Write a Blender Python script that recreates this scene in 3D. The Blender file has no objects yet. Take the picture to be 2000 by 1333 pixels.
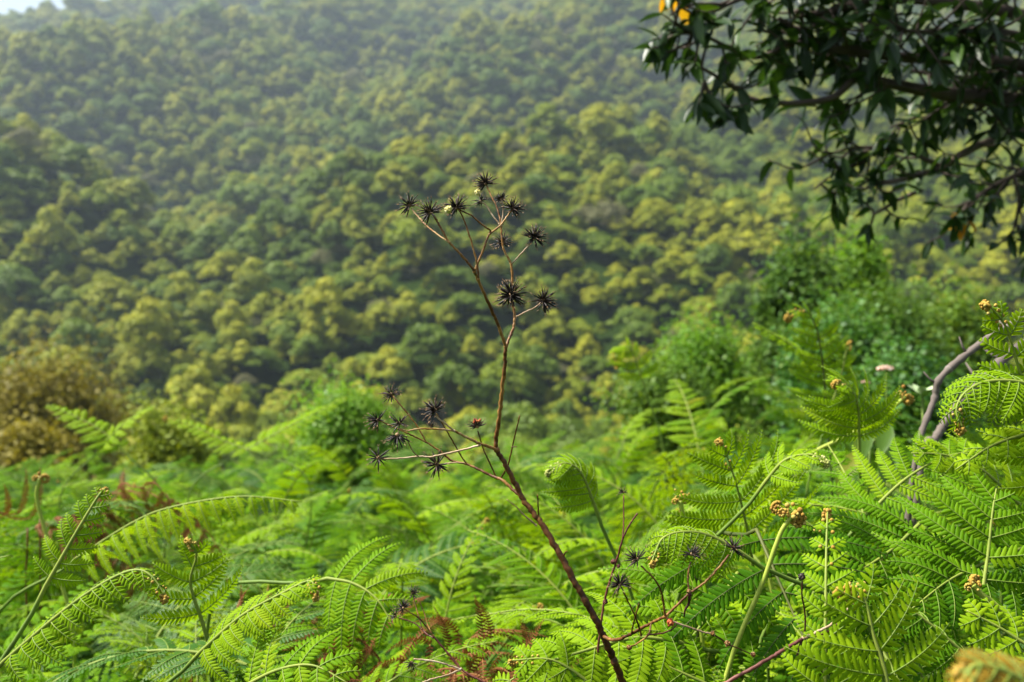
import bpy, math, random
import numpy as np
from mathutils import Vector

rng = np.random.default_rng(11)
R = math.radians
scene = bpy.context.scene
COL = scene.collection

# ------------------------------------------------------------------ camera, world, sun, exposure
CAM = np.array([0.0, 0.0, 1.4])
PITCH = R(-2.0)
F, SENSOR = 35.0, 36.0
K = SENSOR / F / 2.0                       # half width over distance
cam_d = bpy.data.cameras.new("camera")
cam_d.lens, cam_d.sensor_width = F, SENSOR
cam_d.clip_start, cam_d.clip_end = 0.02, 5000
cam_d.dof.use_dof = True
cam_d.dof.focus_distance = 1.0
cam_d.dof.aperture_fstop = 6.3
cam = bpy.data.objects.new("camera", cam_d)
COL.objects.link(cam)
cam.location = CAM
cam.rotation_euler = (R(90) + PITCH, 0, 0)
scene.camera = cam
scene.cycles.volume_bounces = 0
scene.cycles.max_bounces = 7
scene.cycles.diffuse_bounces = 2
scene.cycles.glossy_bounces = 2
scene.cycles.transmission_bounces = 4

SUN_EL, SUN_AZ = 55.0, -85.0               # azimuth from +Y (view direction), negative = left
world = bpy.data.worlds.new("World")
scene.world = world
world.use_nodes = True
wn = world.node_tree.nodes
sky = wn.new("ShaderNodeTexSky")
sky.sky_type = 'NISHITA'
sky.sun_disc = False
sky.sun_elevation = R(SUN_EL)
sky.sun_rotation = R(SUN_AZ)
sky.dust_density = 1.5
sky.air_density = 1.0
wn["Background"].inputs[1].default_value = 0.052
# thin bright cloud over the whole sky
cl = wn.new("ShaderNodeMix"); cl.data_type = 'RGBA'; cl.inputs[0].default_value = .24
cl.inputs[7].default_value = (11, 11.3, 11.7, 1)
world.node_tree.links.new(sky.outputs[0], cl.inputs[6])
world.node_tree.links.new(cl.outputs[2], wn["Background"].inputs[0])

sun_d = bpy.data.lights.new("sun", 'SUN')
sun_d.energy = 4.8
sun_d.angle = R(5.0)
sun_d.color = (1.0, 0.95, 0.86)
sun = bpy.data.objects.new("sun", sun_d)
COL.objects.link(sun)
sd = Vector((math.sin(R(SUN_AZ)) * math.cos(R(SUN_EL)), math.cos(R(SUN_AZ)) * math.cos(R(SUN_EL)), math.sin(R(SUN_EL))))
sun.rotation_euler = (-sd).to_track_quat('-Z', 'Y').to_euler()
sun.location = sd * 50

scene.view_settings.view_transform = 'Standard'
scene.view_settings.look = 'None'
scene.view_settings.exposure = 1.52
scene.view_settings.gamma = 1.0

# ------------------------------------------------------------------ helpers
cp, sp = math.cos(PITCH), math.sin(PITCH)
def at(px, py, d):
    """the point seen at photo pixel (2000 wide), d metres in front of the camera"""
    u = (px - 1000.0) / 1000.0 * K * d
    v = (666.5 - py) / 1000.0 * K * d
    return CAM + np.array([u, d * cp - v * sp, d * sp + v * cp])

def smooth(a, b, x):
    t = np.clip((np.asarray(x, float) - a) / (b - a), 0, 1)
    return t * t * (3 - 2 * t)

def norm(v):
    v = np.asarray(v, float)
    return v / np.maximum(np.linalg.norm(v, axis=-1, keepdims=True), 1e-9)

def catmull(P, n=8):
    P = np.asarray(P, float)
    if len(P) < 3:
        t = np.linspace(0, 1, n + 1)[:, None]
        return P[0] * (1 - t) + P[-1] * t
    Q = np.vstack([2 * P[0] - P[1], P, 2 * P[-1] - P[-2]])
    out = []
    for i in range(1, len(Q) - 2):
        t = np.arange(n)[:, None] / n
        p0, p1, p2, p3 = Q[i - 1], Q[i], Q[i + 1], Q[i + 2]
        out.append(0.5 * (2 * p1 + (p2 - p0) * t + (2 * p0 - 5 * p1 + 4 * p2 - p3) * t ** 2 + (3 * p1 - p0 - 3 * p2 + p3) * t ** 3))
    out.append(P[-1:])
    return np.vstack(out)

def resample(P, n):
    P = np.asarray(P, float)
    s = np.concatenate([[0], np.cumsum(np.linalg.norm(np.diff(P, axis=0), axis=1))])
    t = np.linspace(0, s[-1], n)
    return np.stack([np.interp(t, s, P[:, k]) for k in range(P.shape[1])], 1)

class G:
    """collects vertices and quads (a triangle repeats its last corner) for one mesh"""
    def __init__(self):
        self.V, self.Q, self.t, self.m, self.n = [], [], [], [], 0
    def add(self, V, Q, tint=0.5, mat=0):
        V = np.asarray(V, float).reshape(-1, 3)
        Q = np.asarray(Q, int).reshape(-1, 4)
        self.V.append(V); self.Q.append(Q + self.n)
        self.t.append(np.broadcast_to(np.asarray(tint, float), (len(V),)) if np.ndim(tint) == 0 else np.asarray(tint, float))
        self.m.append(np.full(len(Q), mat))
        self.n += len(V)
    def tube(self, P, r, k=6, tint=0.5, mat=0, bump=0.0):
        P = np.asarray(P, float)
        r = np.broadcast_to(np.asarray(r, float), (len(P),)).copy()
        if bump:
            r *= 1 + bump * (rng.random(len(P)) - .5)
        T = norm(np.gradient(P, axis=0))
        a = np.array([0, 0, 1.0]) if abs(T[0][2]) < .9 else np.array([1.0, 0, 0])
        N = np.zeros_like(P)
        n = a - T[0] * a.dot(T[0]); N[0] = n / np.linalg.norm(n)
        for i in range(1, len(P)):
            n = N[i - 1] - T[i] * N[i - 1].dot(T[i])
            N[i] = n / max(np.linalg.norm(n), 1e-9)
        B = np.cross(T, N)
        an = np.arange(k) / k * 2 * math.pi
        V = P[:, None, :] + r[:, None, None] * (np.cos(an)[None, :, None] * N[:, None, :] + np.sin(an)[None, :, None] * B[:, None, :])
        V = np.concatenate([V.reshape(-1, 3), P[:1], P[-1:]])
        i = np.arange(len(P) - 1)[:, None] * k; j = np.arange(k)[None, :]; j2 = (j + 1) % k
        Q = np.stack([i + j, i + j2, i + k + j2, i + k + j], -1).reshape(-1, 4)
        c0, c1 = len(P) * k, len(P) * k + 1
        j = np.arange(k); j2 = (j + 1) % k; e = (len(P) - 1) * k
        Q = np.concatenate([Q, np.stack([j2, j, j * 0 + c0, j * 0 + c0], -1), np.stack([e + j, e + j2, j * 0 + c1, j * 0 + c1], -1)])
        self.add(V, Q, tint, mat)
    def ball(self, c, r, tint=0.5, mat=0, nu=7, nv=5, squash=1.0):
        th = np.linspace(0.15, math.pi - .15, nv); ph = np.arange(nu) / nu * 2 * math.pi
        V = np.stack([np.outer(np.sin(th), np.cos(ph)), np.outer(np.sin(th), np.sin(ph)), np.outer(np.cos(th), np.ones(nu)) * squash], -1).reshape(-1, 3) * r + c
        i = np.arange(nv - 1)[:, None] * nu; j = np.arange(nu)[None]; j2 = (j + 1) % nu
        Q = np.stack([i + j, i + nu + j, i + nu + j2, i + j2], -1).reshape(-1, 4)
        top, bot = len(V), len(V) + 1
        V = np.vstack([V, c + np.array([0, 0, r * squash]), c - np.array([0, 0, r * squash])])
        j = np.arange(nu); j2 = (j + 1) % nu; e = (nv - 1) * nu
        Q = np.concatenate([Q, np.stack([j, j2, j * 0 + top, j * 0 + top], -1), np.stack([e + j2, e + j, j * 0 + bot, j * 0 + bot], -1)])
        self.add(V, Q, tint, mat)
    def stamp(self, tv, tq, O, X, Y, Z, tint):
        """many copies of a template: tv scaled along the rows of X, Y, Z (already scaled) at O"""
        n, m = len(O), len(tv)
        if n == 0:
            return
        V = O[:, None, :] + tv[None, :, 0:1] * X[:, None, :] + tv[None, :, 1:2] * Y[:, None, :] + tv[None, :, 2:3] * Z[:, None, :]
        Q = tq[None] + (np.arange(n) * m)[:, None, None]
        self.add(V.reshape(-1, 3), Q.reshape(-1, 4), np.repeat(np.broadcast_to(tint, (n,)), m))
    def build(self, name, mats, parent=None, smooth_shade=True, offset=None):
        me = bpy.data.meshes.new(name)
        V = np.concatenate(self.V); Q = np.concatenate(self.Q); mi = np.concatenate(self.m)
        if offset is not None:
            V = V - np.asarray(offset)
        tri = Q[:, 2] == Q[:, 3]
        sizes = np.where(tri, 3, 4)
        keep = np.ones_like(Q, bool); keep[tri, 3] = False
        loops = Q[keep]
        me.vertices.add(len(V)); me.loops.add(len(loops)); me.polygons.add(len(Q))
        me.vertices.foreach_set("co", V.astype(np.float32).ravel())
        me.loops.foreach_set("vertex_index", loops.astype(np.int32))
        me.polygons.foreach_set("loop_start", np.concatenate([[0], np.cumsum(sizes)[:-1]]).astype(np.int32))
        me.polygons.foreach_set("material_index", mi.astype(np.int32))
        me.polygons.foreach_set("use_smooth", np.full(len(Q), smooth_shade))
        at_ = me.attributes.new("tint", 'FLOAT', 'POINT')
        at_.data.foreach_set("value", np.concatenate(self.t).astype(np.float32))
        me.update(calc_edges=True)
        me.validate()
        for m in (mats if isinstance(mats, (list, tuple)) else [mats]):
            me.materials.append(m)
        o = bpy.data.objects.new(name, me)
        COL.objects.link(o)
        o.parent = parent
        return o

def tag(o, label=None, cat=None, group=None, kind=None):
    for k, v in (("label", label), ("category", cat), ("group", group), ("kind", kind)):
        if v:
            o[k] = v
    return o

def thing(name, loc, label, cat, group=None, rz=0.0):
    o = bpy.data.objects.new(name, None)
    o.empty_display_size = .1
    COL.objects.link(o)
    o.location = loc; o.rotation_euler = (0, 0, rz)
    return tag(o, label, cat, group)

def copy_thing(root, loc, rz, sc, label, group, tilt=(0, 0)):
    r = root.copy(); COL.objects.link(r)
    r.location = loc; r.rotation_euler = (tilt[0], tilt[1], rz)
    r.scale = (sc, sc, sc) if np.ndim(sc) == 0 else sc
    r["label"] = label; r["group"] = group
    for ch in list(KIDS[root.name]):
        c = ch.copy(); COL.objects.link(c); c.parent = r
    return r
KIDS = {}

# ------------------------------------------------------------------ materials
def mat_base(name):
    m = bpy.data.materials.new(name); m.use_nodes = True
    nt = m.node_tree
    for n in list(nt.nodes):
        nt.nodes.remove(n)
    return m, nt, nt.nodes.new("ShaderNodeOutputMaterial")

def ramp(nt, cols, pos=None):
    r = nt.nodes.new("ShaderNodeValToRGB")
    el = r.color_ramp.elements
    pos = pos or [i / (len(cols) - 1) for i in range(len(cols))]
    while len(el) < len(cols):
        el.new(.5)
    for e, c, p in zip(el, cols, pos):
        e.position = p; e.color = (*c, 1)
    return r

def leaf_mat(name, cols, rough=.5, trans=.35, tcol=1.25, rnd=.45, spec=.3, noise=0.0, nscale=30.0):
    """leaf colour varies leaf by leaf (tint) and plant by plant; part of the light passes through"""
    m, nt, out = mat_base(name)
    L = nt.links.new
    at_ = nt.nodes.new("ShaderNodeAttribute"); at_.attribute_name = "tint"
    oi = nt.nodes.new("ShaderNodeObjectInfo")
    mx = nt.nodes.new("ShaderNodeMix"); mx.inputs[0].default_value = rnd
    L(at_.outputs["Fac"], mx.inputs[2]); L(oi.outputs["Random"], mx.inputs[3])
    fac = mx.outputs[0]
    if noise:
        tc = nt.nodes.new("ShaderNodeTexCoord")
        nz = nt.nodes.new("ShaderNodeTexNoise"); nz.inputs["Scale"].default_value = nscale
        L(tc.outputs["Object"], nz.inputs["Vector"])
        ma = nt.nodes.new("ShaderNodeMath"); ma.operation = 'MULTIPLY_ADD'
        L(nz.outputs["Fac"], ma.inputs[0]); ma.inputs[1].default_value = noise
        sb = nt.nodes.new("ShaderNodeMath"); sb.operation = 'SUBTRACT'
        L(fac, sb.inputs[0]); sb.inputs[1].default_value = noise / 2
        L(sb.outputs[0], ma.inputs[2])
        fac = ma.outputs[0]
    rp = ramp(nt, cols); L(fac, rp.inputs[0])
    pb = nt.nodes.new("ShaderNodeBsdfPrincipled")
    L(rp.outputs[0], pb.inputs["Base Color"])
    pb.inputs["Roughness"].default_value = rough
    pb.inputs["Specular IOR Level"].default_value = spec
    tr = nt.nodes.new("ShaderNodeBsdfTranslucent")
    mc = nt.nodes.new("ShaderNodeMix"); mc.data_type = 'RGBA'; mc.blend_type = 'MULTIPLY'
    mc.inputs[0].default_value = 1.0
    L(rp.outputs[0], mc.inputs[6]); mc.inputs[7].default_value = (tcol * 1.15, tcol * 1.1, tcol * .45, 1)
    L(mc.outputs[2], tr.inputs["Color"])
    ms = nt.nodes.new("ShaderNodeMixShader"); ms.inputs[0].default_value = trans
    L(pb.outputs[0], ms.inputs[1]); L(tr.outputs[0], ms.inputs[2])
    L(ms.outputs[0], out.inputs[0])
    return m

def stem_mat(name, cols, scale=120.0, rough=.6, stretch=(1, 1, 1), bump=.0, spec=.3):
    m, nt, out = mat_base(name)
    L = nt.links.new
    tc = nt.nodes.new("ShaderNodeTexCoord")
    mp = nt.nodes.new("ShaderNodeMapping"); mp.inputs["Scale"].default_value = stretch
    L(tc.outputs["Object"], mp.inputs[0])
    nz = nt.nodes.new("ShaderNodeTexNoise"); nz.inputs["Scale"].default_value = scale; nz.inputs["Detail"].default_value = 6
    L(mp.outputs[0], nz.inputs["Vector"])
    at_ = nt.nodes.new("ShaderNodeAttribute"); at_.attribute_name = "tint"
    ma = nt.nodes.new("ShaderNodeMath"); ma.operation = 'MULTIPLY_ADD'
    L(nz.outputs["Fac"], ma.inputs[0]); ma.inputs[1].default_value = .7
    sb = nt.nodes.new("ShaderNodeMath"); sb.operation = 'SUBTRACT'; sb.inputs[1].default_value = .35
    L(at_.outputs["Fac"], sb.inputs[0]); L(sb.outputs[0], ma.inputs[2])
    rp = ramp(nt, cols); L(ma.outputs[0], rp.inputs[0])
    pb = nt.nodes.new("ShaderNodeBsdfPrincipled")
    L(rp.outputs[0], pb.inputs["Base Color"])
    pb.inputs["Roughness"].default_value = rough
    pb.inputs["Specular IOR Level"].default_value = spec
    if bump:
        bp = nt.nodes.new("ShaderNodeBump"); bp.inputs["Strength"].default_value = bump; bp.inputs["Distance"].default_value = .002
        L(nz.outputs["Fac"], bp.inputs["Height"]); L(bp.outputs[0], pb.inputs["Normal"])
    L(pb.outputs[0], out.inputs[0])
    return m

FERN = [(.025, .085, .004), (.047, .14, .003), (.085, .20, .003), (.13, .26, .004), (.205, .32, .006), (.30, .22, .02)]
M = dict(
    fern=leaf_mat("fern_green", FERN, .55, .34, 1.3, .42, .06),
    fern_blue=leaf_mat("fern_cool_green", [(.022, .08, .008), (.042, .125, .009), (.075, .175, .009)], .5, .38, 1.2, .4, .25),
    fern_fresh=leaf_mat("fern_fresh_yellow_green", [(.13, .26, .004), (.20, .33, .005), (.29, .38, .007)], .55, .38, 1.3, .3, .06),
    fern_dead=leaf_mat("fern_dead_brown", [(.10, .035, .015), (.17, .06, .022), (.26, .11, .04)], .7, .25, 1.0, .4, .1),
    fern_gold=leaf_mat("fern_gold_brown", [(.16, .09, .012), (.27, .165, .016), (.36, .26, .03)], .7, .25, 1.0, .3, .1),
    stalk=stem_mat("fern_stalk", [(.05, .08, .015), (.11, .18, .02), (.24, .28, .04)], 60),
    rib=stem_mat("fern_rib", [(.14, .24, .02), (.25, .34, .03), (.34, .38, .06)], 60),
    stalk_dark=stem_mat("fern_stalk_dark", [(.02, .03, .01), (.05, .07, .015), (.10, .11, .02)], 60),
    crozier=stem_mat("fern_crozier_fuzz", [(.22, .11, .015), (.36, .22, .03), (.42, .36, .09)], 400, .8),
    crozier_pale=stem_mat("fern_crozier_pale", [(.22, .26, .05), (.36, .38, .10), (.48, .46, .2)], 400, .8),
    stem=stem_mat("dry_stem", [(.035, .012, .004), (.12, .045, .010), (.33, .165, .04), (.52, .35, .17)], 220, .5, bump=.4),
    stem_pale=stem_mat("dry_stem_pale", [(.2, .12, .06), (.42, .29, .17), (.62, .5, .36)], 220, .5, bump=.3),
    stem_red=stem_mat("dry_stem_red", [(.035, .01, .008), (.10, .025, .02), (.2, .07, .05)], 200, .5, bump=.3),
    achene=stem_mat("dark_achenes", [(.007, .005, .004), (.022, .014, .011), (.075, .048, .034)], 500, .45),
    awn=stem_mat("seed_awns", [(.08, .04, .02), (.22, .13, .06), (.4, .28, .14)], 300, .6),
    bud=stem_mat("yellow_bud", [(.45, .38, .07), (.7, .62, .2), (.8, .75, .4)], 600, .7),
    redbud=stem_mat("red_bud", [(.25, .03, .012), (.42, .08, .025), (.5, .16, .05)], 500, .7),
    bark=stem_mat("grey_bark", [(.07, .055, .045), (.16, .13, .11), (.28, .24, .21)], 30, .85, (1, 1, .25), .6),
    bark_hill=stem_mat("hill_bark", [(.05, .045, .03), (.11, .10, .07), (.2, .18, .13)], 3, .9),
    bark_dark=stem_mat("dark_bark", [(.03, .02, .015), (.07, .05, .04), (.14, .10, .08)], 25, .85, bump=.5),
    laurel=leaf_mat("laurel_leaf", [(.012, .03, .008), (.02, .05, .008), (.034, .08, .009), (.07, .14, .010)], .42, .25, 1.4, .0, .35),
    laurel_yellow=leaf_mat("laurel_leaf_yellow", [(.5, .22, .01), (.6, .35, .02)], .45, .4, 1.1, 0, .3),
    tree_yellow=leaf_mat("hill_tree_yellow_green", [(.085, .13, .006), (.20, .24, .010), (.33, .345, .016), (.44, .425, .026)], .6, .22, 1.1, .3, .2),
    tree_olive=leaf_mat("hill_tree_olive", [(.085, .14, .008), (.20, .26, .011), (.34, .375, .018)], .6, .28, 1.1, .35, .2),
    tree_green=leaf_mat("hill_tree_green", [(.055, .11, .006), (.115, .185, .008), (.19, .26, .011)], .55, .25, 1.1, .35, .25),
    tree_grey=leaf_mat("hill_tree_grey", [(.09, .10, .045), (.15, .15, .07), (.22, .21, .11)], .7, .2, 1.0, .3, .1),
    shrub_blue=leaf_mat("shrub_blue_green", [(.025, .085, .016), (.04, .135, .022), (.07, .18, .020), (.13, .23, .014)], .5, .35, 1.2, .25, .3),
    shrub_bright=leaf_mat("shrub_bright_green", [(.08, .20, .015), (.14, .28, .018), (.22, .34, .025)], .5, .4, 1.3, .2, .3),
    shrub_mid=leaf_mat("shrub_mid_green", [(.035, .09, .012), (.065, .14, .015), (.105, .19, .016), (.17, .24, .016)], .5, .35, 1.2, .25, .2),
    shrub_gold=leaf_mat("shrub_gold", [(.10, .088, .014), (.21, .18, .014), (.36, .30, .018)], .6, .3, 1.1, .2, .2),
    broad=leaf_mat("broad_leaf", [(.04, .10, .010), (.08, .16, .012), (.26, .25, .02)], .4, .4, 1.2, .2, .4),
    flower=stem_mat("pink_flower", [(.5, .25, .16), (.65, .42, .3), (.75, .6, .5)], 80, .7),
    white=stem_mat("white_leaf_tip", [(.25, .34, .16), (.36, .45, .25), (.5, .58, .38)], 80, .6),
)
m, nt, out = mat_base("soil")
tc = nt.nodes.new("ShaderNodeTexCoord"); nz = nt.nodes.new("ShaderNodeTexNoise"); nz.inputs["Scale"].default_value = 3; nz.inputs["Detail"].default_value = 12
nt.links.new(tc.outputs["Object"], nz.inputs["Vector"])
rp = ramp(nt, [(.008, .017, .003), (.016, .03, .005), (.028, .042, .007)]); nt.links.new(nz.outputs["Fac"], rp.inputs[0])
pb = nt.nodes.new("ShaderNodeBsdfPrincipled"); pb.inputs["Roughness"].default_value = .95; pb.inputs["Specular IOR Level"].default_value = 0
nt.links.new(rp.outputs[0], pb.inputs["Base Color"]); nt.links.new(pb.outputs[0], out.inputs[0])
M["soil"] = m

# ------------------------------------------------------------------ terrain: near bank, valley and far hillside in one sheet
PY = [-200, -60, -10, 0, 4, 8, 15, 25, 50, 75, 92, 110, 130, 179, 245, 340, 435, 530, 610, 700, 900, 1400]
PZ = [40, 14, 1.5, .05, -.1, -.55, -2.0, -4.2, -9.5, -13, -13, -9, -3, 12, 34, 70, 113, 155, 184, 172, 90, 0]
def ground_z(x, y):
    x = np.asarray(x, float); y = np.asarray(y, float)
    z = np.interp(y, PY, PZ)
    for o in (3.0, -3.0):
        z = z + np.interp(y + o, PY, PZ) * .5
    z = z / 2
    far = smooth(85, 150, y)
    w = y * math.cos(R(36)) - x * math.sin(R(36))
    q = 1 + .5 * smooth(120, 500, y)
    fold = q * (5.5 * np.sin(w / (84 * q) * 2 * math.pi + .6 + .9 * np.sin(x / 43) + .7 * np.sin(y / 61 + x / 90)) + 3.0 * np.sin((x * .8 + y * .55) / 41 + 1.3)) + 1.6 * np.sin(x / 17 + 2 * np.sin(y / 23))
    z = z + far * fold * (1 - .5 * smooth(450, 610, y))
    def ridge(ax, ay, bx, by, h, w1, w2):
        # a spur whose crest runs from a to b: gentle on the near side, steep behind
        L = math.hypot(bx - ax, by - ay); ux, uy = (bx - ax) / L, (by - ay) / L
        s = (x - ax) * ux + (y - ay) * uy; t = -(x - ax) * uy + (y - ay) * ux
        return (h * np.exp(-(np.where(t < 0, t / w1, t / w2)) ** 2) - h * 1.1 * np.exp(-((t - 2.3 * w2) / (1.5 * w2)) ** 2)) * smooth(-25, 15, s) * (1 - smooth(L - 25, L + 55, s))
    z = z + ridge(-30, 150, 88, 300, 21, 46, 20) + ridge(-150, 290, -75, 450, 17, 60, 26) + ridge(-90, 145, -34, 245, 13, 34, 15) + ridge(-27, 349, 104, 492, 20, 50, 26)
    z = z - 12 * np.exp(-((x - 45) / 13) ** 2 - ((y - 236) / 34) ** 2) - 5 * np.exp(-((x - 6) / 8) ** 2 - ((y - 120) / 16) ** 2)
    skew = np.interp(x, [-405, -315, -262, -205, 93, 311, 467], [-46, -37, -26, 2, 8, 2, -2])
    z = z + smooth(245, 610, y) * skew
    near = 1 - smooth(5, 12, y)
    z = z + near * .26 * smooth(.1, 1.6, x) * (.25 + .75 * smooth(1.2, 2.6, y)) + near * .03 * np.sin(x * 2.3 + 1) * np.sin(y * 1.9)
    return z

ys = np.unique(np.concatenate([np.linspace(-200, -5, 24), np.linspace(-5, 12, 60), np.linspace(12, 90, 50), np.linspace(90, 700, 170), np.linspace(700, 1400, 20)]))
xs = np.unique(np.concatenate([np.linspace(-900, -60, 100), np.linspace(-60, -6, 30), np.linspace(-6, 6, 50), np.linspace(6, 60, 30), np.linspace(60, 900, 100)]))
XX, YY = np.meshgrid(xs, ys)
g = G()
nx = len(xs)
i = (np.arange(len(ys) - 1)[:, None] * nx + np.arange(nx - 1)[None]).ravel()
g.add(np.stack([XX, YY, ground_z(XX, YY)], -1).reshape(-1, 3), np.stack([i, i + 1, i + nx + 1, i + nx], -1))
tag(g.build("ground", M["soil"]), kind="structure")

# ------------------------------------------------------------------ hillside trees
def leaf_clumps(g, C, Nn, size, tint):
    """irregular small clump faces, centred at C and facing about Nn"""
    n = len(C)
    a = rng.normal(size=(n, 3)); X = norm(a - Nn * (a * Nn).sum(1, keepdims=True)); Y = np.cross(Nn, X)
    s = size * (.6 + .8 * rng.random((n, 1)))
    tv = np.array([[-.6, -.1, 0], [0, -.42, .12], [.62, .05, 0], [.05, .45, .1]])
    g.stamp(tv, np.array([[0, 1, 2, 3]]), C, X * s, Y * s, Nn * s, tint)

def crown(g, Rr, H, base, nl, per, size, flat=.7):
    """many uneven clumps of leaves round a broad crown, with gaps between them"""
    lop = rng.normal(size=2) * Rr * .22
    for k in range(nl):
        a = k * 2.4 + rng.random() * 1.3
        q = math.sqrt((k + .35) / nl) * rng.uniform(.75, 1.12)
        lr = Rr * rng.uniform(.14, .38) * (1.12 - .25 * q)
        c = np.array([math.cos(a) * q * Rr * .85 + lop[0], math.sin(a) * q * Rr * .85 + lop[1], base + H * (.95 - .62 * q ** 1.7) * rng.uniform(.68, 1.12)])
        m = int(per * (lr / (Rr * .3)) ** 1.6)
        d = norm(rng.normal(size=(m, 3)))
        d[:, 2] = np.where(d[:, 2] < -.2, -d[:, 2] * .8, d[:, 2]); d = norm(d)
        st = rng.uniform(.75, 1.35, 3) * [1, 1, flat]
        rr = lr * (.55 + .62 * rng.random((m, 1)) ** .8)
        P = c + d * rr * st
        P += norm(rng.normal(size=(m, 3))) * lr * .12
        Nn = norm(d * .8 + np.array([0, 0, .45]) + rng.normal(size=(m, 3)) * .4)
        tl = .25 + .55 * rng.random()
        leaf_clumps(g, P, Nn, size, np.clip(tl + rng.normal(size=m) * .14, 0, 1))

def tree_trunk(g, H, Rr, nb=5):
    lean = rng.normal(size=2) * .3
    P = catmull([[0, 0, -1.0], [lean[0] * .3, lean[1] * .3, H * .3], [lean[0], lean[1], H * .75]], 5)
    g.tube(P, np.linspace(.22, .09, len(P)), 6, .5)
    for k in range(nb):
        a = k * 2.4 + rng.random()
        b0 = P[len(P) // 2 + k % 4]
        e = np.array([math.cos(a) * Rr * .7, math.sin(a) * Rr * .7, H * (.75 + .2 * rng.random())])
        Q = catmull([b0, (b0 + e) / 2 + [0, 0, -.15], e], 4)
        g.tube(Q, np.linspace(.085, .03, len(Q)), 5, .5)

KINDS = []     # (name, words, material, radius, crown height, total height, flatness, weight)
for kind, words, mt, n, wt in (("rounded_tree", "yellow green domed broadleaf tree", "tree_yellow", 4, .44), ("olive_tree_crown", "olive green spreading broadleaf tree", "tree_olive", 3, .27),
                               ("dark_tree", "dark green dense broadleaf tree", "tree_green", 3, .21), ("grey_tree", "thin greyish twiggy tree", "tree_grey", 2, .08)):
    for v in range(n):
        KINDS.append((kind, words, mt, wt / n))
PROTO = []
for kind, words, mt, wt in KINDS:
    Rr = 2.5 + .7 * rng.random(); H = 2.6 + 1.9 * rng.random(); base = 2.6
    nm = {"olive_tree_crown": "olive_tree", "grey_tree": "bare_tree"}.get(kind, kind)
    r = thing(nm, (0, 0, 0), words, "tree")
    g = G(); tree_trunk(g, base + H, Rr, 9 if nm == "bare_tree" else 5); t = g.build("trunk", M["bark_hill"], r)
    g = G(); crown(g, Rr, H, base, 21 + int(rng.integers(0, 9)), 80 if nm == "bare_tree" else 190, .30 if nm != "bare_tree" else .22, .72); c = g.build("crown", M[mt], r)
    KIDS[r.name] = [t, c]
    PROTO.append([r, c, words, wt, False])

def hill_points(y0, y1, step):
    pts = []
    y = y0
    while y < y1:
        st = step * (1 + .24 * (y - y0) / 100)
        hw = .56 * y + 14
        for x in np.arange(-hw, hw, st):
            pts.append((x + rng.normal() * st * .42, y + rng.normal() * st * .42))
        y += st * .9
    return np.array(pts)

pts = hill_points(60, 625, 2.35)
zz = ground_z(pts[:, 0], pts[:, 1])
# thin out what lies wholly below the line of sight of the bank, keep the rest
line = (zz + 6 - CAM[2]) / pts[:, 1]
keep = line > -.135
pts, zz = pts[keep], zz[keep]
order = np.argsort(pts[:, 1])
stretch = np.stack([rng.uniform(.85, 1.2, len(pts)), rng.uniform(.85, 1.2, len(pts)), rng.uniform(.75, 1.45, len(pts))], 1)
wts = np.array([p[3] for p in PROTO]); wts /= wts.sum()
# patches where one kind prevails
patch = np.sin(pts[:, 0] / 13 + 1.7 * np.sin(pts[:, 1] / 19)) + np.sin(pts[:, 1] / 15 + 1.1 * np.sin(pts[:, 0] / 21 + 2))
dark_first = [k for k, p in enumerate(PROTO) if p[0].name.startswith("dark")]
idx = rng.choice(len(PROTO), size=len(pts), p=wts)
dk = ((patch < -.9) & (rng.random(len(pts)) < .6)) | ((((pts[:, 0] - 45) / 13) ** 2 + ((pts[:, 1] - 234) / 32) ** 2 < 1) & (rng.random(len(pts)) < .85))
idx[dk] = rng.choice(dark_first, size=dk.sum())
scl = np.clip(.54 * np.exp(rng.normal(size=len(pts)) * .34), .28, 1.25) * (.74 + 1.05 * (pts[:, 1] - 60) / 550) * np.where(rng.random(len(pts)) < .15, 1.25, 1)

def px_of(x, y, z):
    v = np.array([x, y, z]) - CAM
    d = v[1] * cp + v[2] * sp
    w = -v[1] * sp + v[2] * cp
    return 1000 + v[0] / d / K * 1000, 666.5 - w / d / K * 1000, d

def where_word(px):
    names = ["leftmost strip", "left quarter", "left of the dry plant", "behind the dry plant", "right of the dry plant", "right quarter", "far right"]
    return names[int(np.clip((px + 60) / 2120 * 7, 0, 6))]

def hill_label(words, px, py):
    w = where_word(px)
    band = "just above the ferns" if py > 735 else "on the lowest slope" if py > 640 else "low on the hill" if py > 560 else "further up the hill"
    return f"{words} {band}, {w}"

n_ind = 0
rest = []
for q in order:
    x, y = pts[q]; z = zz[q]
    px, py, d = px_of(x, y, z + 4)
    if n_ind < 290 and -40 < px < 2040 and py < 830:
        pr = PROTO[idx[q]]
        lab = hill_label(pr[2], px, py)
        rz = rng.random() * 6.28
        if not pr[4]:
            pr[4] = True
            r = pr[0]; r.location = (x, y, z - .2); r.rotation_euler = (0, 0, rz); r.scale = scl[q] * stretch[q]
            r["label"] = lab; r["group"] = "trees on the lower slope of the hill"
        else:
            copy_thing(pr[0], (x, y, z - .2), rz, scl[q] * stretch[q], lab, "trees on the lower slope of the hill")
        n_ind += 1
    else:
        rest.append(q)

# the countless trees higher up: one wood, instancing the crowns above
me = bpy.data.meshes.new("forest")
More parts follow.
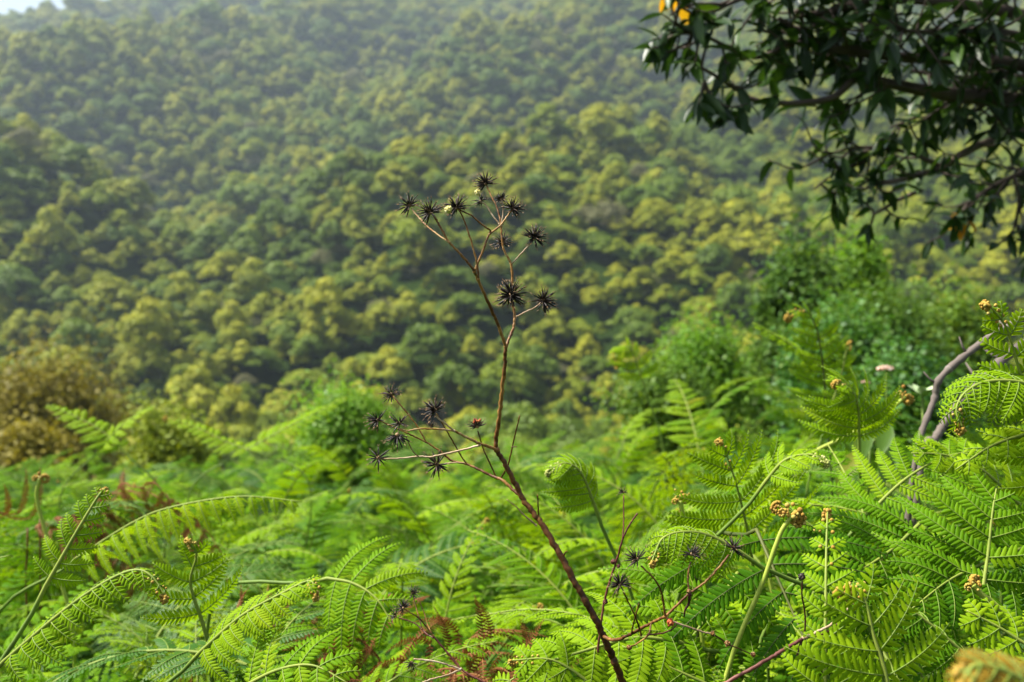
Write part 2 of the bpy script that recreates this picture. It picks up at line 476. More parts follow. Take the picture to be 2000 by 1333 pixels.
# low growth between the trunks belongs to the same wood
n_l = 7000
ly = np.sqrt(rng.uniform(62 ** 2, 560 ** 2, n_l)); lx = rng.uniform(-.58, .58, n_l) * ly
pts = np.vstack([pts, np.stack([lx, ly], 1)]); zz = np.concatenate([zz, ground_z(lx, ly) - .7])
scl = np.concatenate([scl, rng.uniform(.26, .5, n_l) * (.8 + ly / 300)]); idx = np.concatenate([idx, rng.choice(len(PROTO), size=n_l, p=wts)])
stretch = np.vstack([stretch, np.tile([1.3, 1.3, 1.0], (n_l, 1))])
rest = np.array(rest + list(range(len(pts) - n_l, len(pts))))
P = np.stack([pts[rest, 0], pts[rest, 1], zz[rest] - .2], 1)
me.vertices.add(len(P)); me.vertices.foreach_set("co", P.astype(np.float32).ravel())
for nm, tp, dat in (("pick", 'INT', idx[rest].astype(np.int32)), ("size", 'FLOAT_VECTOR', (scl[rest, None] * stretch[rest]).astype(np.float32).ravel()), ("turn", 'FLOAT', (rng.random(len(rest)) * 6.28).astype(np.float32))):
    me.attributes.new(nm, tp, 'POINT').data.foreach_set("vector" if tp == 'FLOAT_VECTOR' else "value", dat)
forest = bpy.data.objects.new("forest", me)
COL.objects.link(forest)
tag(forest, "dense mixed wood covering the upper hillside up to the skyline", "forest", kind="stuff")

def instancer(obj, sources):
    """geometry nodes: each point of obj becomes one of the source objects"""
    ng = bpy.data.node_groups.new(obj.name + "_nodes", 'GeometryNodeTree')
    ng.interface.new_socket("Geometry", in_out='INPUT', socket_type='NodeSocketGeometry')
    ng.interface.new_socket("Geometry", in_out='OUTPUT', socket_type='NodeSocketGeometry')
    N = ng.nodes; L = ng.links.new
    gi, go = N.new("NodeGroupInput"), N.new("NodeGroupOutput")
    j = N.new("GeometryNodeJoinGeometry")
    for s in reversed(sources):
        oi = N.new("GeometryNodeObjectInfo"); oi.transform_space = 'ORIGINAL'
        oi.inputs["Object"].default_value = s; oi.inputs["As Instance"].default_value = True
        L(oi.outputs["Geometry"], j.inputs[0])
    ip = N.new("GeometryNodeInstanceOnPoints"); ip.inputs["Pick Instance"].default_value = True
    def attr(nm, tp):
        a = N.new("GeometryNodeInputNamedAttribute"); a.data_type = tp; a.inputs["Name"].default_value = nm
        return [o for o in a.outputs if o.name == "Attribute" and o.enabled][0]
    cx = N.new("ShaderNodeCombineXYZ"); L(attr("turn", 'FLOAT'), cx.inputs[2])
    L(gi.outputs[0], ip.inputs["Points"]); L(j.outputs[0], ip.inputs["Instance"])
    L(attr("pick", 'INT'), ip.inputs["Instance Index"]); L(cx.outputs[0], ip.inputs["Rotation"]); L(attr("size", 'FLOAT_VECTOR'), ip.inputs["Scale"])
    L(ip.outputs[0], go.inputs[0])
    md = obj.modifiers.new("scatter", 'NODES'); md.node_group = ng

instancer(forest, [p[1] for p in PROTO])

# ------------------------------------------------------------------ bracken
TX = np.array([0, .3, .65, .9, 1.0]); TW = np.array([.5, .47, .4, .24, .04])
TV = np.array([[x, s * w, (-.22 * w * abs(s)) + (.0 if s else .04)] for x, w in zip(TX, TW) for s in (-1, 0, 1)])
TV[:, 2] -= .10 * TV[:, 0] ** 2
TQ = np.array([[3 * a + b, 3 * a + 3 + b, 3 * a + 4 + b, 3 * a + 1 + b] for a in range(4) for b in range(2)])
SX = np.array([0, .5, 1.0]); SW = np.array([.5, .42, .06])
SV = np.array([[x, s * w, -.1 * w * abs(s)] for x, w in zip(SX, SW) for s in (-1, 1)])
SQ = np.array([[0, 2, 3, 1], [2, 4, 5, 3]])

def comb(g, rib, C, Nn, seg, spacing, width, tint, lod=0, taper=.85, ribr=.0007, side_amount=1.0, curl=0.0):
    """one pinna: finger leaflets on both sides of its midrib C (points), facing Nn"""
    ln = np.linalg.norm(np.diff(C, axis=0), axis=1).sum()
    m = max(3, int(ln / spacing))
    u = (np.arange(m) + .6) / m
    s = np.concatenate([[0], np.cumsum(np.linalg.norm(np.diff(C, axis=0), axis=1))]) / ln
    O = np.stack([np.interp(u, s, C[:, k]) for k in range(3)], 1)
    T0 = norm(np.gradient(C, axis=0))
    T = norm(np.stack([np.interp(u, s, T0[:, k]) for k in range(3)], 1))
    n = norm(Nn - T * (T @ Nn)[:, None]); b = np.cross(n, T)
    L = seg * np.minimum(1, ((1 - u) * 1.9 + .1)) ** taper * np.minimum(1, .7 + 2.5 * u) * (.92 + .16 * rng.random(m))
    wd = width * np.minimum(1, L / seg * 1.2 + .25)
    tv, tq = (TV, TQ) if lod == 0 else (SV, SQ)
    for sg in (-1, 1):
        be = R(68) - R(18) * u + rng.normal(size=m) * .05
        dr = -.10 + rng.normal(size=m) * .08 - curl
        X = norm(np.sin(be)[:, None] * b * sg + np.cos(be)[:, None] * T + dr[:, None] * n)
        Y = np.cross(n, X); Z = np.cross(X, Y)
        g.stamp(tv, tq, O + n * .0002, X * L[:, None], Y * wd[:, None], Z * L[:, None] * .9, np.clip(tint + rng.normal(size=m) * .06, 0, 1))
    if rib is not None:
        rib.tube(C + Nn * .0003, np.linspace(ribr, ribr * .4, len(C)), 4, .55)

def frame(P, hint):
    T = norm(np.gradient(P, axis=0))
    h = np.asarray(hint, float)
    N = norm(h - T * (T @ h)[:, None])
    return T, N, np.cross(N, T)

def blade(g, rib, P, hint, wmax, pairs, seg=.013, spacing=.0052, width=.0050, level=2, base_t=.5, lod=0, lift=.15, droop=.25, tipcurl=.2, start=.03, end=.985, prof=.75, fold=0.0, sides=(-1, 1)):
    """a whole frond: pinnae in pairs along the rachis P"""
    P = resample(P, 40)
    T, N, B = frame(P, hint)
    ss = np.linspace(0, 1, 40)
    for k in range(pairs):
        s = start + (end - start) * ((k + .3) / pairs) ** .93
        w = wmax * (1 - s) ** prof * min(1, .62 + 3 * s) + .006
        for sd in sides:
            s_ = min(.995, s + rng.normal() * .006)
            p, t, n, b = [np.array([np.interp(s_, ss, A[:, q]) for q in range(3)]) for A in (P, T, N, B)]
            al = R(84 - 36 * s) + rng.normal() * .07
            ln = w * (.88 + .24 * rng.random())
            lf = lift + rng.normal() * .09
            d0 = norm(math.cos(al) * t + sd * math.sin(al) * b + (lf - fold) * n)
            u = np.linspace(0, 1, 12)[:, None]
            dr = (droop + rng.normal() * .08)
            C = p + ln * (u * d0 + .14 * u ** 2 * t - dr * u ** 2 * n - tipcurl * u ** 5 * (n * .6 - t * .3) * rng.random())
            Nn = norm(n - d0 * d0.dot(n) + rng.normal(size=3) * .12)
            ti = float(np.clip(base_t + rng.normal() * .12, 0, 1))
            q = (ln / max(wmax, 1e-6)) ** .45
            if level == 2:
                comb(g, rib, C, Nn, seg * (.55 + .45 * q), spacing * (.8 + .2 * q), width * (.8 + .2 * q), ti, lod, ribr=.0008)
            else:
                if ln > .05:
                    blade(g, rib, C, Nn, ln * .25, max(6, int(ln / .013)), .0068, .0038, .0038, 2, ti, 1 if lod else 0, .06, .12, .1, .04, .985, .55)
                else:
                    comb(g, rib, C, Nn, .010, .0055, .006, ti, lod)
                if rib is not None:
                    rib.tube(C, np.linspace(.0013, .0006, len(C)), 4, .5)

def crozier(g, p, t, n, r, turns=1.6, thick=.3, beads=True, tint=.5, pale=0):
    """a curled young tip with small knobs where its leaflets are still rolled"""
    t = norm(t); n = norm(n - t * t.dot(n))
    th = np.linspace(0, turns * 2 * math.pi, int(18 * turns))
    rad = r * (1 - .72 * th / th[-1])
    c = p - n * r
    C = c + rad[:, None] * (np.cos(th)[:, None] * n + np.sin(th)[:, None] * t)
    b = np.cross(n, t)
    C = C + b * np.linspace(0, r * .25, len(C))[:, None]
    g.tube(C, r * thick * np.linspace(.9, .55, len(C)), 6, tint, pale)
    if beads:
        for k in range(2, len(C), 2):
            for sd in (-1, 1):
                g.ball(C[k] + b * sd * r * thick * 1.15 + rng.normal(size=3) * r * .05, r * (.19 + .12 * rng.random()), np.clip(tint + rng.normal() * .2, 0, 1), pale, 6, 4)

def stipe_curve(base, p0, dir0):
    base = np.asarray(base, float); p0 = np.asarray(p0, float)
    h = np.linalg.norm(p0 - base)
    d = norm(dir0); d = norm(np.array([d[0], d[1], max(d[2], .15)]) + [0, 0, .35])
    return catmull([base - [0, 0, .05], base + np.array([0, 0, h * .3]) + (p0 - base) * [.1, .1, 0], p0 - d * h * .22, p0], 7)

def make_fern(name, label, group, base, rach, hint, par, mat="fern", tipcurl=None, stalk_mat="stalk", stalk_r=.0026, tip_mat="crozier", world=True):
    """rach: rachis points, from where the blade begins; the stalk runs down to base"""
    base = np.asarray(base, float)
    r = thing(name, base, label, "fern", group)
    gs, gb = G(), G()
    rc = catmull(rach, 8)
    T = norm(np.gradient(rc, axis=0))
    st = stipe_curve(base, rc[0], T[0])
    full = np.vstack([st[:-1], rc])
    n1 = len(st) - 1
    rad = np.concatenate([np.linspace(stalk_r * 1.25, stalk_r, n1), np.linspace(stalk_r, stalk_r * .3, len(rc))])
    gs.tube(full, rad, 7, np.concatenate([np.full(n1, .45), np.full(len(rc), .8)]).repeat(7).tolist() + [.4, .8])
    blade(gb, gs, rc, hint, **par)
    parts = [gs.build("stalk", M[stalk_mat], r, offset=base), gb.build("blade", M[mat], r, offset=base)]
    if tipcurl:
        gc = G()
        nn = frame(rc, hint)[1]
        crozier(gc, rc[-1], T[-1], nn[-1], tipcurl, 1.5)
        # rolled pinna tips close to the end
        for s in (.8, .87, .93, .97):
            k = int(s * (len(rc) - 1))
            bb = np.cross(nn[k], T[k])
            for sd in (-1, 1):
                gc.ball(rc[k] + bb * sd * tipcurl * (.45 + .5 * rng.random()) - nn[k] * tipcurl * .3 * rng.random(), tipcurl * (.2 + .14 * rng.random()), .4 + .5 * rng.random(), 0, 7, 5)
        parts.append(gc.build("curled_tip", M[tip_mat], r, offset=base))
    KIDS[r.name] = parts
    return r

def proto_curve(h, lean, L, a0, a1):
    """stalk top and rachis of a frond that grows at the origin and arches towards +X"""
    p0 = np.array([lean, 0, h])
    an = np.radians(np.linspace(a0, a1, 9))
    st = L / 8
    P = [p0]
    for a in an[:-1]:
        P.append(P[-1] + st * np.array([math.cos(a), 0.03 * math.sin(3 * a), math.sin(a)]))
    return np.array(P)

FG = "bracken fronds of the fern bed"
PF = []
specs = [  # h, lean, L, a0, a1, level, wmax, pairs, material, curl, words
    (.72, .05, .34, 60, 0, 2, .082, 14, "fern", None, "flat bracken frond"),
    (.70, .05, .36, 52, -25, 2, .070, 16, "fern_fresh", None, "arching yellow green bracken frond"),
    (.74, .04, .32, 74, 25, 2, .072, 13, "fern", .007, "half unrolled bracken frond"),
    (.64, .07, .40, 56, 4, 3, .15, 10, "fern", None, "lacy bracken frond"),
    (.62, .09, .42, 42, -14, 3, .17, 11, "fern_blue", None, "deep green lacy frond"),
    (.66, .05, .36, 66, 12, 3, .13, 10, "fern_fresh", None, "pale green lacy frond"),
    (.80, .03, .28, 84, 18, 2, .052, 12, "fern_fresh", .007, "young upright frond with rolled tip"),
    (.68, .05, .34, 36, -45, 2, .085, 15, "fern_blue", None, "drooping dark green frond"),
]
for h, lean, L, a0, a1, lv, wm, pr, mt, cu, words in specs:
    par = dict(wmax=wm, pairs=pr, level=lv, base_t=.5, lod=1 if lv == 3 else 0, lift=.12, droop=.28, seg=.0105, spacing=.0043, width=.0040)
    r = make_fern("bracken_fern", words, FG, (0, 0, 0), proto_curve(h, lean, L, a0, a1), (-.3, 0, 1), par, mt, cu)
    PF.append([r, words, False, float(proto_curve(h, lean, L, a0, a1)[:, 2].max()) + .02])

def fern_top_line(px):
    """photo row above which the fern bed does not reach"""
    return np.interp(px, [-200, 0, 90, 250, 330, 450, 600, 720, 900, 1100, 1250, 1330, 1500, 1600, 1700, 1790, 1900, 2000, 2200],
                     [900, 892, 870, 872, 872, 885, 850, 835, 842, 830, 765, 700, 695, 705, 740, 800, 862, 868, 868])

def fern_label(words, px, py, d):
    w = ["farthest left", "below the golden shrub", "left of the dry plant", "under the dry plant", "right of the dry stem", "below the blue green bush", "near the grey limbs"][int(np.clip((px + 60) / 2120 * 7, 0, 6))]
    b = "at the far edge" if d > 3.6 else "midway back" if d > 1.9 else "close by"
    return f"{words} {b}, {w}"

n_f = 0
NF = 620
ds = 1.15 * (6.3 / 1.15) ** ((np.arange(NF) + rng.random(NF)) / NF)
rng.shuffle(ds)
for d in ds:
    if n_f >= 258:
        break
    for tries in range(12):
        px = rng.uniform(-150, 2150)
        k = int(rng.choice(8, p=[.24, .25, .04, .15, .06, .16, .04, .06]))
        if (230 < px < 500 and d < 1.65) or (800 < px < 1010 and 1.2 < d < 2.1 and rng.random() < .7):
            continue
        if d < 1.7 and k in (3, 4, 5) and rng.random() < .5:
            continue
        top = PF[k][3]
        x = (px - 1000) / 1000 * K * d
        z = float(ground_z(x, d))
        ztop = CAM[2] + d * (sp + (666.5 - fern_top_line(px) - (240 if px < 1350 else 150) * (1 - smooth(1.0, 3.3, d)) - abs(rng.normal()) * 25) / 1000 * K)
        sc = min(1.3, (ztop - z) / top)
        if sc > .55:
            break
    else:
        continue
    sc *= rng.uniform(.86, 1.0)
    # dark hollow between the ferns in front of the dry plant's foot stays open
    az = rng.choice([rng.normal(-90, 50), rng.normal(180, 40), rng.normal(0, 40)]) if rng.random() < .8 else rng.uniform(0, 360)
    lab = fern_label(PF[k][1], px, 0, d)
    tilt = (rng.normal() * .14, rng.normal() * .14)
    off = np.array([math.cos(R(az)), math.sin(R(az))]) * .2
    loc = (x - off[0], d - off[1], float(ground_z(x - off[0], d - off[1])))
    if loc[1] + .42 * sc * math.sin(R(az)) < (1.14 if 950 < px < 1800 else 1.08 if 450 < px else .85) or loc[1] < .8:
        continue
    s3 = (sc * rng.uniform(.92, 1.08), sc * rng.uniform(.9, 1.1), sc)
    if not PF[k][2]:
        PF[k][2] = True
        r = PF[k][0]; r.location = loc; r.rotation_euler = (tilt[0], tilt[1], R(az)); r.scale = s3; r["label"] = lab
    else:
        copy_thing(PF[k][0], loc, R(az), s3, lab, FG, tilt)
    n_f += 1
for p in PF:
    assert p[2], p[1]

# hero fronds, each with its own curve (photo pixels, distance), every one rooted in the ground
def hero(label, pts, d0, d1, wmax, pairs, seg, hint=(0, -.45, .9), mat="fern", curl=None, base=None, cat="bracken_fern", **kw):
    n = len(pts)
    P = [at(px, py, d0 + (d1 - d0) * i / (n - 1)) for i, (px, py) in enumerate(pts)]
    if base is None:
        t = P[0] - P[1]
        bx, by = P[0][0] + t[0] * .6, P[0][1] + max(.05, t[1] * .6)
    else:
        bx, by = base
    if kw.get("droop", .2) < .5:
        pairs = max(5, min(pairs, int(sum(np.linalg.norm(P[i + 1] - P[i]) for i in range(n - 1)) / (seg * 1.75))))
    par = dict(wmax=wmax, pairs=pairs, level=kw.pop("level", 2), seg=seg, base_t=kw.pop("base_t", .5), spacing=kw.pop("spacing", seg * .40), width=kw.pop("width", seg * .36),
               lift=kw.pop("lift", .1), droop=kw.pop("droop", .25))
    tm = kw.pop("tip_mat", "crozier"); sr = kw.pop("stalk_r", .0024); sm = kw.pop("stalk_mat", "stalk")
    par.update(kw)
    return make_fern(cat, label, "bracken fronds that stand out", (bx, by, float(ground_z(bx, by))), P, hint, par, mat, curl, sm, sr, tm)

hero("yellow green bracken frond rising at the right edge over the grey limbs", [(2070, 960), (2030, 850), (1990, 720), (1965, 640), (1935, 600)], .98, .95, .066, 11, .012, (-.25, -.85, .3), "fern_fresh", .006, droop=.3)
hero("bracken frond arching left over the grey limbs with small orange curled tip", [(2090, 800), (2010, 752), (1935, 745), (1888, 765), (1868, 800), (1880, 835)], .95, .93, .05, 15, .011, (-.1, -.5, .85), "fern_fresh", .006, droop=.7, spacing=.0045, width=.0025)
hero("narrow bracken frond tip pointing down left below the curled frond", [(2120, 830), (2020, 845), (1940, 870), (1866, 918)], .97, .95, .03, 15, .013, (-.1, -.6, .8), "fern_fresh", None, droop=.3)
hero("large sharp bracken frond with orange knobbed tip in the bottom right corner", [(1745, 1400), (1728, 1310), (1706, 1240), (1690, 1175), (1665, 1150)], .86, .88, .098, 10, .0165, (-.05, -.72, .7), "fern_fresh", .006, droop=.18, spacing=.0068, width=.0052)
hero("edge on bracken frond with a coiled tip beside the purple stem", [(1990, 1350), (1900, 1290), (1810, 1215), (1740, 1165), (1690, 1145), (1645, 1148)], .92, .93, .045, 17, .012, (.25, -.35, .9), "fern", .0075, droop=.9, spacing=.0042, width=.0026)
hero("small bright bracken tip at the right edge near the bottom corner", [(2090, 1300), (2010, 1262), (1950, 1225), (1888, 1193)], .93, .95, .05, 9, .014, (0, -.75, .6), "fern_fresh", None, droop=.3)
hero("orange brown unfocused bracken crozier in the very bottom right corner", [(2060, 1420), (2020, 1350), (1960, 1310), (1905, 1300), (1880, 1330)], .47, .46, .018, 8, .007, (0, -.5, .85), "fern_gold", .006, droop=.5)
hero("wide combed bracken frond hanging towards the viewer behind the four low seed heads", [(1478, 1035), (1508, 1105), (1552, 1205), (1592, 1298)], 1.15, 1.03, .185, 15, .0165, (0, -.80, .6), "fern", None, droop=.22, base_t=.35, stalk_mat="stalk_dark")
hero("second combed frond left of the forked green stalk", [(1440, 1120), (1400, 1180), (1340, 1260), (1270, 1350)], 1.16, 1.06, .15, 14, .0155, (.1, -.80, .6), "fern", None, droop=.2, base_t=.42)
hero("upright frond with pale yellow rib behind the low seed heads", [(1468, 1090), (1456, 1020), (1436, 940), (1412, 868)], 1.30, 1.24, .14, 13, .014, (0, -.75, .65), "fern_fresh", .006, droop=.2)
hero("bracken frond lying across the foot of the dry plant", [(1330, 1255), (1240, 1246), (1130, 1275), (1040, 1305), (965, 1350)], 1.07, 1.04, .095, 14, .0135, (.0, -.5, .85), "fern_fresh", None, droop=.3)
hero("frond pointing up left at the bottom beside the dry plant's foot", [(1240, 1400), (1160, 1340), (1080, 1290), (1000, 1290)], 1.03, 1.05, .07, 12, .012, (0, -.7, .7), "fern_fresh", .005, droop=.3)
hero("flat bracken frond along the bottom edge right of the dry plant's foot", [(1500, 1390), (1400, 1345), (1300, 1300), (1215, 1262)], 1.03, 1.05, .11, 13, .014, (0, -.7, .72), "fern", None, droop=.2, base_t=.6)
hero("bracken frond with orange beaded tip bending down in the lower left", [(8, 1292), (124, 1194), (205, 1138), (262, 1114), (296, 1126), (322, 1163)], .98, .95, .036, 16, .0095, (.2, -.35, .9), "fern_fresh", .0055, base=(-.52, 1.0), droop=.75, spacing=.0046, width=.0026)
hero("thin slanting pale stalk with a small unrolled tip in the lower left", [(90, 1144), (150, 1039), (191, 971), (205, 955)], 1.02, 1.05, .03, 7, .008, (.3, -.6, .7), "fern_fresh", .005, base=(-.5, 1.0))
hero("long bracken frond held level over the left ferns with hanging pinnae", [(150, 1090), (262, 1020), (340, 990), (469, 970), (590, 980)], 1.5, 1.42, .052, 17, .009, (.1, -.2, 1), "fern_fresh", None, droop=.9, fold=.3)
hero("young upright bracken frond between the left ferns", [(395, 1215), (372, 1140), (384, 1085), (372, 1062)], 1.2, 1.18, .065, 9, .012, (.1, -.75, .6), "fern_fresh", .006)
hero("slanting pale bracken frond left of the small seed heads", [(390, 1275), (470, 1205), (550, 1160), (605, 1135), (615, 1160)], 1.1, 1.06, .046, 14, .010, (0, -.4, .9), "fern_fresh", .006, droop=.5)
hero("rounded combed frond above the small seed heads", [(640, 1130), (690, 1140), (735, 1170), (770, 1225)], 1.25, 1.2, .11, 13, .013, (.2, -.75, .7), "fern", None, base_t=.4)
hero("low combed frond with rusty edges at the bottom left of centre", [(470, 1345), (540, 1310), (610, 1300), (680, 1335)], 1.05, 1.0, .09, 12, .013, (0, -.7, .7), "fern", None, base_t=.6)
hero("frond with a pale upright stem near the right edge", [(1920, 1150), (1930, 1080), (1938, 1005), (1946, 955)], 1.08, 1.12, .13, 12, .014, (-.05, -.75, .65), "fern", None, base_t=.55, droop=.15)
hero("combed frond leaning left between the orange crozier and the right edge", [(1800, 1020), (1740, 1075), (1670, 1120), (1600, 1150)], 1.2, 1.08, .13, 13, .0145, (0, -.8, .6), "fern", None, base_t=.4)
hero("combed frond spreading at the right edge", [(2060, 1050), (1960, 1085), (1860, 1130), (1780, 1190)], 1.15, 1.05, .14, 14, .0145, (0, -.78, .62), "fern", None, base_t=.55)
hero("tall bracken frond nodding left in front of the blue green bush", [(1613, 790), (1607, 712), (1594, 640), (1570, 606), (1540, 614)], 2.05, 2.0, .08, 11, .014, (-.2, -.5, .8), "fern_fresh", .009, droop=.3, stalk_mat="stalk_dark")
hero("bracken frond reaching up left beside the nodding one", [(1660, 760), (1600, 715), (1530, 665), (1470, 632)], 2.1, 2.05, .065, 13, .013, (.2, -.45, .9), "fern_fresh", None)
hero("hanging bracken frond right of the nodding one", [(1678, 860), (1676, 800), (1664, 765), (1640, 745)], 1.45, 1.4, .09, 11, .013, (-.1, -.6, .8), "fern_fresh", .007, droop=.5)
hero("yellow forked bracken shoot behind the hanging frond", [(1625, 790), (1645, 725), (1652, 690), (1660, 672)], 2.0, 2.0, .03, 6, .008, (.2, -.6, .7), "fern_fresh", .007)
hero("bracken shoot bowing right with pale beads along its tip", [(1496, 940), (1532, 900), (1577, 888), (1612, 898)], 1.2, 1.17, .04, 9, .010, (.1, -.4, .9), "fern_fresh", .006, tip_mat="crozier_pale")
hero("twin frond leaning up left at the far edge under the golden shrub", [(240, 880), (196, 840), (150, 815), (91, 790)], 3.0, 3.05, .075, 14, .014, (.2, -.4, .9), "fern_fresh", None)
hero("twin frond leaning up right at the far edge under the golden shrub", [(196, 875), (240, 830), (270, 810), (300, 792)], 3.0, 3.0, .07, 12, .014, (-.2, -.4, .9), "fern_fresh", None)
hero("bowed bracken frond with small tip against the far trees left of centre", [(490, 880), (440, 862), (390, 838), (326, 814)], 3.0, 3.05, .06, 14, .013, (.1, -.3, .9), "fern_fresh", .01)
hero("long bracken frond rising towards the bush behind the dry plant", [(480, 880), (560, 835), (620, 805), (680, 772)], 3.0, 3.1, .07, 15, .014, (-.1, -.4, .9), "fern_fresh", None)
hero("hooked young bracken frond against the dark tree right of the dry plant", [(1255, 745), (1240, 700), (1225, 678), (1205, 690), (1208, 712)], 2.8, 2.8, .09, 8, .016, (0, -.4, .9), "fern_fresh", .012)
hero("bracken shoot bowed left with pale knobs right of the dry plant's fork", [(1160, 985), (1135, 925), (1105, 905), (1072, 918)], 1.3, 1.28, .05, 10, .010, (0, -.4, .9), "fern_fresh", .006, droop=.6, tip_mat="crozier_pale")
hero("arching bracken frond with gold beads in front of the low seed heads", [(1440, 1075), (1380, 1045), (1330, 1040), (1295, 1052), (1280, 1080), (1274, 1096)], 1.05, 1.02, .035, 14, .010, (0, -.4, .9), "fern_fresh", .005, droop=.9, spacing=.004, width=.0024)

hero("bracken frond leaning over the foot of the grey limbs", [(1690, 1010), (1770, 935), (1850, 892), (1930, 878)], 1.22, 1.26, .085, 13, .012, (0, -.6, .8), "fern", None)
hero("second bracken frond over the foot of the grey limbs pointing left", [(1990, 985), (1920, 920), (1850, 890), (1780, 885)], 1.26, 1.24, .08, 13, .012, (0, -.6, .8), "fern_fresh", None)
# croziers still wholly rolled: a thick stalk that ends in a knobbed coil
def shoot(label, pts, d, r, tip="crozier", thick=.0032):
    P = [at(px, py, d) for px, py in pts]
    base = np.array([P[0][0] - .03, P[0][1] + .03, float(ground_z(P[0][0], P[0][1]))])
    th = thing("bracken_shoot", base, label, "fern shoot", "rolled bracken shoots")
    g = G()
    rc = catmull(P, 8)
    st = stipe_curve(base, rc[0], rc[1] - rc[0])
    full = np.vstack([st[:-1], rc])
    g.tube(full, np.linspace(thick * 1.1, thick, len(full)), 8, .75)
    g.build("stalk", M["rib"], th, offset=base)
    g = G()
    t = rc[-1] - rc[-2]
    crozier(g, rc[-1], t, np.array([-.8, -.25, .3]), r, 1.7, .36, True, .5)
    crozier(g, rc[-1] + norm(t) * -r * .3 + np.array([-.4, -.1, .1]) * r, t, np.array([.8, -.3, .3]), r * .7, 1.2, .34, True, .6)
    for k in range(8):
        g.ball(rc[-1] + rng.normal(size=3) * r * .75 + norm(t) * r * .2, r * (.2 + .2 * rng.random()), rng.random(), 0, 7, 5)
    g.build("curled_tip", M[tip], th, offset=base)
shoot("thick green bracken shoot with knobbed orange coil standing among fronds", [(1513, 1072), (1528, 1035), (1547, 1008)], 1.05, .0085, "crozier", .0025)
shoot("small brown coiled shoot hanging beside the pale stem at the right", [(1935, 1175), (1915, 1160), (1900, 1142)], 1.05, .006)
shoot("stubby tan shoot behind the low seed heads", [(1338, 1040), (1333, 1005), (1329, 978)], 1.35, .007)
shoot("pale fuzzy shoot at the far side near the grey limbs", [(1720, 810), (1745, 795), (1768, 775)], 1.6, .009)
shoot("small brown topped shoot at the left among yellow fronds", [(95, 1060), (72, 975), (78, 935)], 1.7, .008)

# last year's dead bracken
def dead(label, px, py, d, n=9):
    c = at(px, py, d)
    base = np.array([c[0], c[1] + .05, float(ground_z(c[0], c[1]))])
    th = thing("dead_fern", base, label, "dead fern", "dead brown bracken")
    gs, gb = G(), G()
    for k in range(n):
        a = rng.uniform(0, 6.28); L = rng.uniform(.18, .34)
        p0 = c + rng.normal(size=3) * np.array([.05, .05, .015])
        P = [p0, p0 + np.array([math.cos(a), math.sin(a), .25]) * L * .4, p0 + np.array([math.cos(a) * L * .8, math.sin(a) * L * .8, -.25 * L]), p0 + np.array([math.cos(a) * L, math.sin(a) * L, -.7 * L])]
        rc = catmull(P, 6)
        blade(gb, gs, rc, rng.normal(size=3) * .5 + [0, 0, .7], .075, 10, .009, .005, .003, 2, .5, 0, -.1, .6, .6)
        if k < 2:
            st = stipe_curve(base + rng.normal(size=3) * [.03, .03, 0], rc[0], [0, 0, 1])
            gs.tube(st, .002, 5, .3)
    gs.build("stalk", M["stem"], th, offset=base); gb.build("blade", M["fern_dead"], th, offset=base)
dead("rusty brown dead bracken under green fronds at the left", 110, 1015, 2.1, 4)
dead("smaller rusty patch of dead bracken beside it further right", 235, 990, 2.3, 3)
dead("reddish dead bracken at the bottom between the seed heads and the dry stem", 915, 1325, 1.35, 6)
dead("brown dead bracken in the hollow below the level frond", 640, 1290, 1.5, 4)

# low leafy cover under the fronds
me = bpy.data.meshes.new("undergrowth")
P = []
n_u = 2900
d = 1.35 * (8.5 / 1.35) ** rng.random(n_u); x = rng.uniform(-.62, .62, n_u) * (d + .4) * 1.0
pts_u = np.stack([x, d, ground_z(x, d)], 1)
me.vertices.add(n_u); me.vertices.foreach_set("co", pts_u.astype(np.float32).ravel())
for nm, tp, dat in (("pick", 'INT', rng.integers(0, 4, n_u).astype(np.int32)), ("size", 'FLOAT_VECTOR', np.repeat(rng.uniform(.64, .96, n_u), 3).astype(np.float32)), ("turn", 'FLOAT', (rng.random(n_u) * 6.28).astype(np.float32))):
    me.attributes.new(nm, tp, 'POINT').data.foreach_set("vector" if tp == 'FLOAT_VECTOR' else "value", dat)
ug = bpy.data.objects.new("undergrowth", me); COL.objects.link(ug)
tag(ug, "tangle of lower fern leaves filling the bed under the fronds", "undergrowth", kind="stuff")
def blade_of(k):
    return [c for c in KIDS[PF[k][0].name] if c.name.startswith("blade")][0]
instancer(ug, [blade_of(k) for k in (3, 4, 7, 0)])

